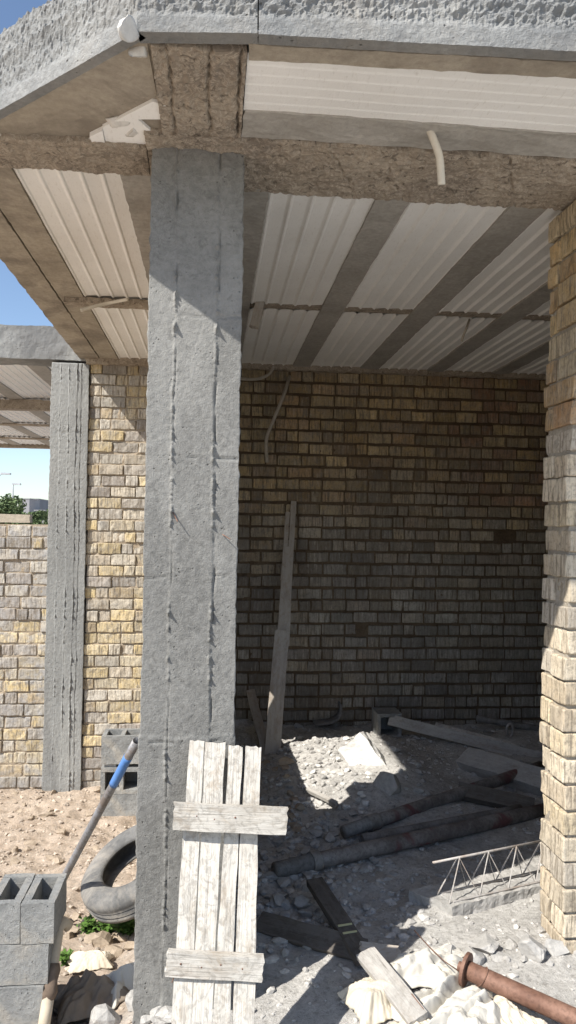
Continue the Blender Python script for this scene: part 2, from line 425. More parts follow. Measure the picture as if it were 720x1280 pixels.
# corner cantilever beam (rough, exposed bar marks)
def cant(p, nm):
    d = noise.noise_vector(p * 22) * .009 + noise.noise_vector(p * 60) * .007
    g = 0
    for gx, w_, dp in ((-.155, .0045, .022), (-.035, .005, .024), (.058, .004, .026)):
        act = .35 + 1.3 * abs(N(p.y * 18, gx * 7, 1))
        g += dp * act * math.exp(-((p.x + .010 * N(p.y * 9, gx * 9) + .005 * N(p.y * 40, gx) - gx) / w_) ** 2)
    for gy in (2.42, 2.5, 2.62):
        g += .012 * sstep(0, .25, N(p.x * 12, gy * 5)) * math.exp(-((p.y + .02 * N(p.x * 14, gy * 9) - gy) / .004) ** 2)
    return p + V((d[0] * .3, d[1] * .3, d[2] * .9 + (g if nm.z < 0 else 0)))
MB().grid_box((-.20, 2.18, ZC - .004), (.075, 2.74, ZC + .1), (110, 150, 3), cant).build('corner_beam', m_rbeam, roof)
# front foam strip and concrete strip
def foam_panel(x0, x1, y0, y1, z=ZC, pitch=.082, along='y', ripple=1.):
    mb = MB(); L = (x1 - x0) if along == 'y' else (y1 - y0); n = max(2, round(L / pitch)); s = L / n; prof = []
    for i in range(n):
        a = i * s
        prof += [(a, .0), (a + s * .10, -.011 * ripple), (a + s * .17, -.011 * ripple), (a + s * .24, -.001), (a + s * .93, .004 * ripple)]
    prof.append((L, 0)); M_ = 26; vs = []
    for j in range(M_ + 1):
        t = j / M_
        for (a, dz) in prof:
            zz = z + .010 + dz + .003 * N(a * 5 + x0, t * 6, 2)
            if along == 'y': vs.append((x0 + a, lerp(y0, y1, t), zz))
            else: vs.append((lerp(x0, x1, t), y0 + a, zz))
    k = len(prof); fs = []
    for j in range(M_):
        for i in range(k - 1):
            q = (j * k + i, j * k + i + 1, (j + 1) * k + i + 1, (j + 1) * k + i)
            fs.append(q if along != 'y' else q[::-1])
    mb.add(vs, fs); mb.box((x0 + .002, y0 + .002, z + .03), (x1 - .002, y1 - .002, z + .1))
    return mb.build('foam_panel', m_foam, roof)
foam_panel(.078, 2.2, 2.19, 2.50, ZC - .004, .055, 'x', .10)
foam_panel(2.205, 4.5, 2.12, 2.50, ZC - .004, .055, 'x', .10)
def slabby(x0, x1, y0, y1, z0, z1, n, mat, name, amp=.006, fr=14, seed=0, base=None):
    return MB().grid_box((x0, y0, z0), (x1, y1, z1), n, rough(amp, fr, seed=seed)).build(name, mat, roof)
strip((.078, 2.142), (4.6, 1.99), .075, ZC - .001, ZC + .05, (180, 8, 2), rough(.005, 10)).build('edge_strip', m_soffit, roof)
slabby(.078, 4.6, 2.495, 2.655, ZC - .001, ZC + .09, (90, 8, 2), m_joist, 'edge_strip', .006)
def beamfn(p, nm):
    d = noise.noise_vector(p * 9) * .006 + noise.noise_vector(p * 30) * .009 + noise.noise_vector(V((p.x * 12, p.y * 70, p.z * 70))) * .006 + noise.noise_vector(p * 75) * .005
    crack = 0
    for a in (-.55, .45, .64, 1.12):
        u = p.x - a - .45 * (p.y - 2.8); crack += .013 * sstep(-.1, .2, N(p.y * 14, a * 5)) * math.exp(-((u + .008 * N(p.y * 30, a)) / .0035) ** 2)
    for b_ in (2.72, 2.80, 2.93):
        crack += .012 * math.exp(-((p.y + .02 * N(p.x * 4, b_) + .004 * N(p.x * 30, b_) - b_) / .004) ** 2) * sstep(-.1, .15, N(p.x * 3, b_ * 9))
    ragged = .012 * N(p.x * 7, p.y * 3) + .008 * N(p.x * 25, 1) if abs(nm.y) > 0 else 0
    return p + V((d[0] * .3, d[1] + ragged, d[2] * .8 + (crack if nm.z < 0 else 0)))
MB().grid_box((-.262, 2.662, ZC - .012), (1.9, 3.07, ZC + .1), (380, 90, 3), beamfn).build('cross_beam', m_rbeam, roof)
MB().grid_box((1.905, 2.66, ZC - .012), (4.6, 3.05, ZC + .1), (120, 20, 3), beamfn).build('cross_beam', m_rbeam, roof)
MB().grid_box((-1.10, 2.76, ZC - .010), (-.266, 2.985, ZC + .1), (130, 40, 3), beamfn).build('cross_beam', m_rbeam, roof)
# longitudinal beam over the column, edge beam on the left
slabby(-.385, .205, 2.99, 6.45, ZC - .006, ZC + .1, (16, 90, 3), m_joist, 'longitudinal_beam', .005)
slabby(-1.12, -.955, 2.99, 6.62, ZC - .004, ZC + .24, (8, 90, 8), m_soffit, 'edge_beam', .005, seed=3)
slabby(-.945, -.80, 2.99, 6.45, ZC - .004, ZC + .1, (8, 90, 3), m_soffit, 'edge_beam', .004, seed=5)
MB().box((-.96, 2.98, ZC + .02), (-.94, 6.45, ZC + .1)).build('edge_beam', m_dark, roof)  # black strip standing in for the shade inside the groove between the beams
# joists and foam
js = [(.655, .80), (1.235, 1.395), (1.82, 1.965), (2.40, 2.545), (2.98, 3.12), (3.56, 3.70), (4.14, 4.28)]
for a, b in js:
    slabby(a, b, 3.02, 6.45, ZC - .002, ZC + .1, (6, 90, 3), m_joist, 'joist', .004, seed=a)
bays = [(-.80, -.385)] + [(p, q) for p, q in zip([.205] + [j[1] for j in js], [j[0] for j in js])]
for a, b in bays:
    foam_panel(a, b, 2.97, 4.665, ripple=.75); foam_panel(a, b, 4.775, 6.47, ripple=.75)
MB().grid_box((.21, 4.67, ZC + .010), (4.3, 4.77, ZC + .1), (160, 5, 3), rough(.006, 18)).build('cross_rib', m_rbeam, roof)
MB().grid_box((-.92, 4.67, ZC - .035), (-.385, 4.755, ZC - .001), (40, 5, 3), rough(.008, 14)).build('cross_rib', m_rbeam, roof)
MB().grid_box((-1.06, 6.36, ZC - .045), (-.3, 6.60, ZC + .1), (60, 8, 4), rough(.009, 14)).build('bearing_strip', m_rbeam, roof)
MB().grid_box((-.29, 6.40, ZC - .03), (4.3, 6.47, ZC + .1), (200, 4, 3), rough(.009, 14)).build('bearing_strip', m_rbeam, roof)
# white plaster and foam lumps stuck in the corner
def lump(c, s, seed, mat, name, parent, sub=2):
    return rock_mb(c, s, seed, sub).build(name, mat, parent, smooth=True)
ICO = {}
def ico(sub):
    if sub not in ICO:
        import bmesh
        bm = bmesh.new(); bmesh.ops.create_icosphere(bm, subdivisions=sub, radius=1)
        ICO[sub] = ([v.co.copy() for v in bm.verts], [tuple(v.index for v in f.verts) for f in bm.faces]); bm.free()
    return ICO[sub]
def rock_mb(c, s, seed, sub=2, cuts=12, mb=None, tint=None):
    rnd = random.Random(seed); vs, fs = ico(sub)
    planes = []
    for _ in range(cuts):
        n = V((rnd.gauss(0, 1), rnd.gauss(0, 1), rnd.gauss(0, 1))).normalized(); planes.append((n, rnd.uniform(.32, .72)))
    rot = Matrix.Rotation(rnd.uniform(0, 6.3), 3, 'Z'); outv = []
    for v in vs:
        p = v * 1.
        for n, d in planes:
            e = p.dot(n) - d
            if e > 0: p -= n * e
        p = p * (1.25 + .10 * noise.noise(v * 2.5 + V((seed, 0, 0))) + .06 * noise.noise(v * 7 + V((seed, 0, 0))))
        p = rot @ V((p.x * s[0], p.y * s[1], p.z * s[2])); outv.append(p + V(c))
    mb = mb or MB(); mb.add(outv, fs, tint); return mb
for i, (px, py, rr) in enumerate(((161, 36, .040), (172, 62, .036), (318, 42, .022), (150, 152, .05), (120, 172, .03), (8, 170, .03), (168, 165, .045))):
    c = PZ(px, py, ZC + (.05 if i in (0,) else .01))
    if i == 0: c = PY(px, py, 2.12)
    rock_mb(c, (rr, rr, rr * (.9 if i < 2 else .45)), i + 5, 3).build('plaster_lump', m_plaster if i not in (2,) else m_foam, roof, smooth=True)

# ------------------------------------------------------------------ columns
def column_fn(seams, cx, amp=1.):
    def f(p, nm):
        d = noise.noise_vector(p * 4) * .0025 + noise.noise_vector(p * 45) * .0006
        q = p + d * amp
        if nm.x == 0 or nm.y < 0:
            if nm.y < 0:
                o = .003 * N(p.x * 3, p.z * 1.5, 8) + .0007 * N(p.x * 60, p.z * 60, 1)
                for (sx, w_, hgt) in seams:
                    u = p.x - sx - .008 * N(p.z * 2.2, sx * 10) - .004 * N(p.z * 14, sx)
                    act = sstep(-.35, .1, N(p.z * 3.5, sx * 7, 4)) * max(0, .30 + 1.9 * N(p.z * 30, sx * 3, 6) + 2.6 * N(p.z * 80, sx, 2))
                    o += hgt * act * math.exp(-(u / w_) ** 2)
                    o -= hgt * .75 * math.exp(-((u - w_ * 1.7) / (w_ * .6)) ** 2) * sstep(-.1, .2, N(p.z * 9, sx * 3, 9))
                    o += .003 * sstep(-.002, .002, u) * (1 if sx < cx else -1)
                for cz in (2.46, 1.95, 1.52, .93):
                    u = p.z - cz - .012 * N(p.x * 14, cz); o -= .007 * math.exp(-(u / .003) ** 2) * sstep(.0, .2, N(p.x * 9, cz, 3))
                q.y -= o
        if nm.x != 0:
            q.x += nm.x * (.004 * N(p.z * 9, 3, nm.x) + .005 * N(p.z * 32, 1, nm.x))
        return q
    return f
mc = MB().grid_box((-.243, 2.755, -.35), (.092, 3.13, ZC + .004), (84, 14, 560), column_fn([(-.150, .0036, .010), (.0, .0042, .012)], -.07))
for v in mc.v:      # the lowest lift was cast slightly wider and meets the rest at a ragged joint
    if v.z < .95 + .02 * N(v.x * 12, 1):
        v.x += -.006 if v.x < -.2 else (.004 if v.x > .06 else 0)
        if v.y < 2.80: v.y -= .003
c1 = mc.build('concrete_column', m_col, smooth=True, origin=(-.075, 2.94, -.15))
tag(c1, 'big grey concrete column with two vertical board seams in the foreground centre', 'column')
mc = MB().grid_box((-1.345, 6.405, -.8), (-1.04, 6.72, 3.04), (76, 12, 330), column_fn([(-1.27, .0035, .006), (-1.20, .004, .009), (-1.135, .004, .012), (-1.10, .0035, .006)], -1.19, 1.8))
c2 = mc.build('concrete_column', m_col2, smooth=True, origin=(-1.19, 6.56, -.55))
tag(c2, 'ribbed grey concrete column at the far left between two sunlit brick walls', 'column')

# ------------------------------------------------------------------ brick walls
YEL = [(.62, .49, .27), (.66, .54, .33), (.56, .45, .26), (.62, .53, .37), (.50, .40, .26)]
GRY = [(.45, .41, .35), (.40, .36, .31), (.50, .46, .39), (.36, .32, .28)]
CREAM = [(.56, .50, .40), (.60, .54, .44), (.52, .45, .35), (.55, .47, .33)]
RED = [(.40, .23, .13), (.44, .27, .15)]
def brick(mb, O, ex, ey, u0, u1, v0, v1, w0, w1, rnd, tint, fine=False, r=.008):
    # ex along the wall, ey out of the face
    jit = .003
    def cuts(a, b, m): 
        return [a, a + r * .35, a + r] + [lerp(a + r, b - r, i / m) for i in range(1, m)] + [b - r, b - r * .35, b]
    tilt = rnd.uniform(-.008, .008); sd = rnd.uniform(0, 99)
    lo = (u0, v0, w0); hi = (u1, v1, w1)
    nu = 5 if fine else 3
    def f(p, nm):
        c = V([min(max(p[i], lo[i] + r), hi[i] - r) for i in range(3)]); d = p - c
        if d.length > 1e-9 and sum(1 for t in d if abs(t) > 1e-9) > 1:
            d = d.normalized() * max(abs(t) for t in d) if True else d
            p = c + d
        nz = noise.noise_vector(p * (32 if fine else 22) + V((sd, 0, 0)))
        nl = noise.noise_vector(p * 9 + V((sd, 5, 0)))
        p = p + nz * (.0045 if fine else .004) + noise.noise_vector(p * 75) * .0022 + V((nl[0] * .005, nl[1] * .004, nl[2] * .004))
        p.z += tilt * (p.x - (u0 + u1) / 2)
        return O + ex * p.x + ey * p.y + V((0, 0, p.z))
    mb.grid_box(lo, hi, (1, 1, 1), f, tint, cuts=[cuts(u0, u1, nu), [v0, v0 + r, v1 - r, v1 - r * .35, v1], cuts(w0, w1, 2)])
def brick_wall(name, O, ex, ey, L, z0, z1, thick, course, pal, mats, label, seed, fine=False, hole=None, blen=.205, gap=.012, bed=.024, dk=1., var=.2, jut=.006, miss=(), toothed=False):
    rnd = random.Random(seed); O = V(O); ex = V(ex); ey = V(ey)
    root = empty(name, O + ex * (L / 2) - ey * (thick / 2) + V((0, 0, z0)), label, 'wall')
    mb = MB(); z = z1; row = 0
    while z - course > z0 - course:
        w1 = z - bed; w0 = z - course; row += 1
        u = 0 if not toothed else rnd.uniform(0, .02)
        if row % 2: u0_ = u; first = True
        else: first = False
        while u < L - .02:
            ln = blen if rnd.random() < .62 else blen * .49
            if not first: pass
            elif row % 2 and u < .03: ln = blen * .49
            ln *= rnd.uniform(.94, 1.05)
            e = min(u + ln, L)
            if L - e < .05: e = L
            mid = (u + e) / 2
            ok = not (hole and any(h[0] < mid < h[1] and h[2] < (w0 + w1) / 2 < h[3] for h in hole))
            for (mu, mz) in miss:
                if abs(mid - mu) < ln / 2 and abs((w0 + w1) / 2 - mz) < course / 2: ok = False
            if ok:
                j = rnd.uniform(-jut, jut); zz = .006 * N(mid * 1.2, z * 3, seed) + rnd.uniform(-.002, .002)
                t = pal(mid, z, rnd); q = rnd.uniform(.92 - var, .92 + var) * dk; t = tuple(c * q for c in t)
                hh = rnd.uniform(-.004, .004); w1_ = w1 + hh
                brick(mb, O, ex, ey, u + gap / 2, e - gap / 2, -thick, j, w0 + zz, w1_ + zz, rnd, t, fine, r=.0065)
            u = e
        z -= course
    mb.build('bricks', mats[0], root, smooth=False)
    core = MB(); hs = hole or []
    segs = [(0.02, L - .02, z0, z1)]
    for h in hs:
        ns = []
        for (a, b, c, d) in segs:
            if h[1] <= a or h[0] >= b or h[3] <= c or h[2] >= d: ns.append((a, b, c, d)); continue
            if a < h[0]: ns.append((a, h[0], c, d))
            if h[1] < b: ns.append((h[1], b, c, d))
            m0 = max(a, h[0]); m1 = min(b, h[1])
            if c < h[2]: ns.append((m0, m1, c, h[2]))
            if h[3] < d: ns.append((m0, m1, h[3], d))
        segs = ns
    for (a, b, c, d) in segs:
        def f(p, nm):
            if nm.y > 0: p = p + V((0, .007 * N(p.x * 25, p.z * 25, seed) + .004 * N(p.x * 70, p.z * 70), 0))
            return O + ex * p.x + ey * p.y + V((0, 0, p.z))
        n = (max(2, int((b - a) / .03)), 1, max(2, int((d - c) / .03)))
        core.grid_box((a, -thick + .012, c), (b, -.011, d), n, f)
    core.build('mortar', mats[1], root)
    return root

def mixc(a, b, t): return tuple(lerp(p, q, t) for p, q in zip(a, b))
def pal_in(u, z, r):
    t = sstep(2.75, 1.0, z + .7 * N(u * .8, z * .9, 3)); t = min(1, max(0, t + r.uniform(-.3, .3)))  # warmer towards the top: bounced light put into the brick tint
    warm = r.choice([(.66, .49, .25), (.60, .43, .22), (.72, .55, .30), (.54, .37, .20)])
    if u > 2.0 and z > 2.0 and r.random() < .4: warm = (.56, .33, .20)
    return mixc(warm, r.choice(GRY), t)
def pal_left(u, z, r):
    g = .55 if z > 1.7 else .12
    if z < .15: g = .8
    return r.choice(GRY) if r.random() < g else r.choice(YEL + YEL[:2] + CREAM)
def pal_low(u, z, r):
    right = u > 1.35
    g = .85 if z > 1.0 else (.35 if right else .6)
    return r.choice(GRY) if r.random() < g else r.choice(YEL + CREAM)
def pal_pil(u, z, r):
    if z > 2.2: return r.choice([(.60, .44, .24), (.64, .48, .26), (.52, .32, .17), (.56, .38, .20), (.60, .50, .34)])
    return r.choice([(.60, .50, .37), (.64, .55, .42), (.56, .46, .33), (.58, .48, .33), (.52, .46, .38)])
hz = 1.70
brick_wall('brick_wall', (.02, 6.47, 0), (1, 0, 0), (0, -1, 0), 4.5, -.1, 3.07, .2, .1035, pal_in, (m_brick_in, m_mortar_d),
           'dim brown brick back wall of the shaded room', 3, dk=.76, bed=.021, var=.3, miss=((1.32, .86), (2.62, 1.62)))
brick_wall('brick_wall', (-1.05, 6.43, 0), (1, 0, 0), (0, -1, 0), .98, -.8, 3.06, .2, .0935, pal_left, (m_brick, m_mortar),
           'narrow sunlit yellow brick wall between the ribbed column and the big front column', 5, bed=.011, gap=.008, jut=.009, fine=True, toothed=True)
brick_wall('brick_wall', (-3.3, 6.45, 0), (1, 0, 0), (0, -1, 0), 1.97, -.8, 1.70, .2, .098, pal_low, (m_brick_low, m_mortar),
           'low grey and yellow brick wall at the left frame edge, open sky above it', 7, bed=.012, jut=.009, fine=True)
# side wall of the room, hidden behind the big column; its opening lets the sun patch in
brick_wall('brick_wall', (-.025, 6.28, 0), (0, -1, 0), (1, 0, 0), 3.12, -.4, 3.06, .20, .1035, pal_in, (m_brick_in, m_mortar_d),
           'brick side wall running back from the big column, with a wide opening', 9, hole=[(1.02, 2.42, .87, 2.3), (.77, .985, .80, 1.28)])  # smaller second hole added to throw sun on the spliced board
# facade wall end (the pillar at the right edge) and its continuation
pil = brick_wall('brick_wall', (1.437, 3.19, 0), (0, -1, 0), (-1, 0, 0), .235, -.1, 3.07, .42, .1035, pal_pil, (m_brick_pil, m_mortar_p),
           'thick cream brick wall end with ragged courses at the right frame edge', 11, fine=True, jut=.010, bed=.011, gap=.009)
for ch in pil.children:      # the upper courses corbel out towards the street
    for v in ch.data.vertices:
        zz = v.co.z + pil.location.z
        if v.co.y < 0: v.co.y -= .19 * sstep(1.9, 3.0, zz) * min(1, -v.co.y / .10)
        v.co.x += .016 * sstep(1.6, 3.0, zz) - .004 + .004 * sin(zz * 5)
brick_wall('brick_wall', (1.87, 2.945, 0), (1, 0, 0), (0, -1, 0), 2.6, -.1, 3.05, .24, .1035, pal_pil, (m_brick_pil, m_mortar),
           'front brick wall outside the frame, right of the ragged cream wall end', 12)
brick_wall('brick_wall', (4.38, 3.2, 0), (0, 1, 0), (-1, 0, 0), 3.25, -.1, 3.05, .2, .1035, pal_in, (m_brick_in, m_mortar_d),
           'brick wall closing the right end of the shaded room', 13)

# ------------------------------------------------------------------ neighbouring roof bay at the far left
r2 = empty('concrete_roof', (-3.5, 10, ZC), 'neighbouring roof bay with grey edge beam and foam ceiling at the far left', 'roof')
MB().grid_box((-5.5, 6.40, ZC - .02), (-1.03, 6.68, ZC + .255), (200, 10, 16), rough(.007, 9, keep=(.3, 1, 1))).build('edge_beam', m_col2, r2)
MB().box((-5.5, 6.69, ZC + .10), (-1.1, 13.7, ZC + .25)).build('topping', m_topping, r2)
for i in range(7):
    x = -1.62 - i * .62
    MB().grid_box((x, 6.69, ZC - .01), (x + .16, 13.55, ZC + .09), (2, 40, 2), rough(.004, 5)).build('joist', m_joist, r2)
for j, yy in enumerate((8.55, 10.6, 12.3)):
    MB().grid_box((-5.4, yy, ZC - (.03 if j else .12)), (-1.1, yy + .13, ZC - .014), (40, 2, 2), rough(.006, 8)).build('cross_rib', m_rbeam, r2)
for i in range(8):
    x1 = -1.1 if i == 0 else -1.62 - (i - 1) * .62; x0 = -1.62 - i * .62 + .16
    if i == 7: break
    o = foam_panel(x0, x1, 6.7, 13.5); o.location = -wloc(r2) + wloc(roof); o.parent = r2
MB().grid_box((-5.5, 13.55, ZC - .05), (-1.1, 13.7, ZC + .25), (40, 2, 3), rough(.006, 8)).build('edge_beam', m_rbeam, r2)
for k_, (x, y) in enumerate(((-5.1, 13.5), (-5.1, 10))):
    MB().box((x, y, -.5), (x + .3, y + .3, ZC - .02)).build('post', m_col2, r2)

# ------------------------------------------------------------------ planks, pipes
def plank(name, mat, p0, p1, width, thick, face=(0, -1, 0), parent=None, seed=0, n=28, amp=.0025, ragged=.006, taper=1.):
    """p0->p1 centre line of the visible face; face = rough direction the wide face looks"""
    p0 = V(p0); p1 = V(p1); ex = (p1 - p0); L = ex.length; ex.normalize()
    fz = V(face); fz = (fz - ex * fz.dot(ex)).normalized(); ey = fz.cross(ex)
    rot = Matrix((ex, ey, fz)).transposed().to_4x4()
    def f(p, nm):
        s = V((seed * 3.1, 0, 0))
        q = p + noise.noise_vector(V((p.x * 9, p.y * 14, p.z * 20)) + s) * amp
        tt = p.x / L; q.y *= lerp(1, taper, tt)
        q.y += .004 * N(p.x * 2.5, seed, 1)
        if nm.x: q.x += nm.x * ragged * (N(p.y * 60, seed, 2) + .5 * N(p.y * 160, seed))
        return q
    mb = MB().grid_box((0, -width / 2, -thick), (L, width / 2, 0), (n, 6, 2), f)
    me = bpy.data.meshes.new(name); me.from_pydata([tuple(v) for v in mb.v], [], mb.f); me.update(); me.materials.append(mat)
    o = link(bpy.data.objects.new(name, me))
    if parent: o.parent = parent; o.matrix_basis = Matrix.Translation(p0 - wloc(parent)) @ rot
    else: o.matrix_basis = Matrix.Translation(p0) @ rot
    return o
def pipe(name, mat, p0, p1, r, parent=None, n=20, hollow=True, seg=10, bow=0.):
    p0 = V(p0); p1 = V(p1)
    pts = [p0.lerp(p1, i / seg) + V((0, 0, -bow * sin(pi * i / seg))) for i in range(seg + 1)]
    return MB().tube(pts, r, n, cap=not hollow or True, hollow=hollow).build(name, mat, parent, smooth=True, origin=None if parent else tuple(p0))

# cement-washed formwork panel leaning on the big column
fp = empty('formwork_panel', (.02, 2.25, -.05), 'cement-whitened panel of vertical boards with two battens leaning on the big column', 'formwork panel')
def bd(x0, x1, y0, xb0, xb1, ragt=0, seed=0):
    # edges at the top (y0 px) and at the bottom (1300 px)
    top = PY((x0 + x1) / 2, y0, 2.70); bot = PY((xb0 + xb1) / 2, 1315, 2.30)
    wt = (x1 - x0) / FP * 2.66; wb = (xb1 - xb0) / FP * 2.26
    ex = (bot - top).normalized(); bot = top + (bot - top) * 1.10
    plank('board', m_wood_w, bot, top, wb, .024, (0, -1, .15), fp, seed, 60, .0035, .008, wt / wb)
bd(236.5, 255.5, 926, 212, 236.5, seed=1)
bd(256.5, 282, 928, 238, 262.5, seed=2)
bd(286.5, 303.5, 932, 263.5, 286, seed=3)
bd(307, 326, 934, 287.5, 317, seed=4)
plank('batten', m_wood_w, PY(217, 1021, 2.535), PY(359, 1027, 2.535), .083, .032, (0, -1, .15), fp, 6, 50, .003, .004)
plank('batten', m_wood_w, PY(208, 1206, 2.375), PY(329, 1213, 2.375), .070, .034, (0, -1, .15), fp, 8, 50, .003, .007)

for (x_, y_, Y_) in ((246, 1020, 2.537), (268, 1024, 2.537), (294, 1022, 2.537), (318, 1027, 2.537), (226, 1205, 2.377), (252, 1209, 2.377), (276, 1206, 2.377), (303, 1211, 2.377)):
    rock_mb(PY(x_, y_, Y_), (.003, .003, .003), int(x_), 1, 0).build('nail_head', m_rust, fp, True)
# tall spliced board leaning on the back wall
tb = empty('spliced_board', (.52, 5.8, .02), 'tall pieced-together weathered board leaning on the dim back wall', 'board')
b0 = PZ(340, 946, .02); b3 = PY(366, 626, 6.38)
def onl(t): return b0.lerp(b3, t)
plank('board', m_wood, onl(-.01), onl(.46), .115, .025, (0, -1, .2), tb, 1)
plank('board', m_wood, onl(.40) + V((.02, .024, 0)), onl(.80) + V((-.005, .024, 0)), .10, .022, (0, -1, .2), tb, 2, taper=.8)
plank('board', m_wood, onl(.66) + V((.03, .048, 0)), onl(1.) + V((.01, .02, 0)), .045, .022, (0, -1, .2), tb, 3)
plank('board', m_wood, onl(.66) + V((-.025, .048, 0)), onl(.95) + V((-.03, .02, 0)), .035, .022, (0, -1, .2), tb, 4)
tag(plank('short_plank', m_wood, PZ(334, 945, .03), PY(313, 862, 6.30), .07, .025, (0, -1, .2), seed=5),
    'short dark plank leaning on the back wall beside the tall board', 'plank')

# steel pipes on the room floor
def gz(px, py, lift=0.):
    z = 0.
    for _ in range(6):
        p = PZ(px, py, z); z = base_z(p.x, p.y) + lift
    return PZ(px, py, z)
sp = empty('steel_pipe', gz(520, 1010), 'dusty steel pipe with red paint, rising to the right across the room floor', 'pipe', 'dusty steel props on the room floor')
p0 = gz(460, 1030, .05); p1 = PY(676, 958, 5.05)
pipe('tube', m_prop, p0, p1, .037, sp); pipe('collar', m_prop2, p0.lerp(p1, .0), p0.lerp(p1, .045), .045, sp)
sp = empty('steel_pipe', gz(520, 1050), 'longest dusty steel pipe with red middle, nearest to the camera on the room floor', 'pipe', 'dusty steel props on the room floor')
p0 = gz(388, 1078, .047); p1 = PY(680, 1013, 4.43)
pipe('tube', m_prop, p0, p1, .040, sp); pipe('collar', m_prop2, p0 + V((0, 0, 0)), p0.lerp(p1, .03), .048, sp)
pb = pipe('steel_pipe', m_prop2, gz(452, 1050, .03), gz(650, 1012, .03), .030)
tag(pb, 'thin dark steel pipe lying between the two red-painted pipes', 'pipe', 'dusty steel props on the room floor')

# boards at the back right of the room
tag(plank('plank', m_wood_g, PY(486, 899, 6.05), PY(690, 951, 5.45), .085, .03, (0, -1, .3), seed=11), 'long grey plank sloping down from the hollow block in the back right of the room', 'plank')
tag(plank('plank', m_wood_w, PY(544, 905, 6.2), PY(690, 943, 5.6), .035, .03, (0, -1, .9), seed=12), 'thin pale lath resting behind the long grey plank', 'plank')
tag(plank('plank', m_wood_g, gz(578, 942, .10), gz(690, 976, .12), .16, .09, (0, -1, .9), seed=13, amp=.006), 'thick dusty pale plank lying under the long grey plank', 'plank')
tag(plank('plank', m_wood_d, gz(572, 985, .06), gz(668, 1006, .06), .10, .05, (0, -1, 1.2), seed=14), 'dark timber lying between the two big steel pipes', 'plank')
tag(pipe('steel_pipe', m_prop2, PY(596, 898, 6.25), PY(690, 914, 6.15), .028), 'upper dark pipe against the back wall, in the back right corner', 'pipe')
tag(pipe('steel_pipe', m_prop2, PY(604, 918, 6.15), PY(690, 930, 6.0), .03), 'lower dark pipe against the back wall, behind the thin lath', 'pipe')
rc = PY(637, 913, 5.95)
rg = [rc + V((.028 * cos(a), -.01 * sin(a), .055 * sin(a))) for a in [2 * pi * i / 16 for i in range(17)]]
tag(MB().tube(rg, .010, 8).build('steel_ring', m_galv, None, True, tuple(rc)), 'small oval steel ring standing by the pipes in the back right corner', 'ring')

# ------------------------------------------------------------------ hollow blocks
def hollow_block(name, c, dims, label=None, group=None, cat='block', rotz=0, holes_up=True, seed=0, parent=None, cells=2):
    """dims x,y,z ; cells along x when holes open upward"""
    X, Y, Z = dims; t = .028; mb = MB()
    fn = rough(.0022, 30, seed=seed)
    rot = Matrix.Rotation(rotz, 3, 'Z')
    def f(p, nm): return V(c) + rot @ (fn(p, nm))
    if holes_up:
        bars = [((-X/2, -Y/2, 0), (X/2, -Y/2 + t, Z)), ((-X/2, Y/2 - t, 0), (X/2, Y/2, Z))]
        cw = (X - t) / cells
        for i in range(cells + 1):
            x = -X/2 + i * cw; bars.append(((x, -Y/2 + t - .001, .002), (x + t, Y/2 - t + .001, Z - .002)))
        bars.append(((-X/2 + t, -Y/2 + t, 0.004), (X/2 - t, Y/2 - t, .02)))
    else:  # holes face the viewer (along y)
        bars = [((-X/2, -Y/2, 0), (X/2, Y/2, t)), ((-X/2, -Y/2, Z - t), (X/2, Y/2, Z))]
        cw = (X - t) / cells
        for i in range(cells + 1):
            x = -X/2 + i * cw; bars.append(((x, -Y/2 + .002, t - .001), (x + t, Y/2 - .002, Z - t + .001)))
        bars.append(((-X/2 + t, Y/2 - .03, t), (X/2 - t, Y/2 - .01, Z - t)))
    for a, b in bars:
        mb.grid_box(a, b, tuple(max(1, int((b[i] - a[i]) / .035)) for i in range(3)), f)
    o = mb.build(name, m_block, origin=tuple(c)); tag(o, label, cat, group); return o
G1 = 'grey hollow blocks stacked in the left foreground'
# foreground stack (front faces near Y 2.80)
yb = 2.80; zt = PY(60, 1128, yb).z
def bx(px, py): return PY(px, py, yb).x
x0, x1 = bx(25, 1150), bx(68, 1150); wd = x1 - x0; hgt = zt - PY(50, 1180, yb).z
hollow_block('hollow_block', ((x0 + x1) / 2, yb + .12, zt - hgt), (wd - .004, .235, hgt - .004), 'grey hollow block at the right end of the top row in the left foreground', G1, seed=1, cells=1)
hollow_block('hollow_block', ((x0 + x1) / 2 - wd, yb + .125, zt - hgt), (wd - .004, .235, hgt - .003), 'grey hollow block cut by the left frame edge, top row of foreground stack', G1, seed=2, cells=1)
h2 = hgt * .97; xr = bx(60, 1200)
hollow_block('hollow_block', (xr - .19, yb + .11, zt - hgt - h2), (.38, .22, h2 - .004), 'long grey block in the second row of the foreground stack', G1, seed=3)
xr = bx(54, 1250)
hollow_block('hollow_block', (xr - .075, yb + .10, zt - hgt - 2 * h2), (.15, .22, h2 - .004), 'grey block with a vertical groove in the third row of the foreground stack', G1, seed=4, cells=1)
hollow_block('hollow_block', (xr - .075 - .155, yb + .10, zt - hgt - 2 * h2), (.15, .22, h2 - .004), 'grey block at the left frame edge in the third row of the foreground stack', G1, seed=5, cells=1)
hollow_block('hollow_block', (xr - .19, yb + .10, zt - hgt - 3 * h2), (.38, .22, h2 - .004), 'lowest grey block of the foreground stack, at the bottom frame edge', G1, seed=6)
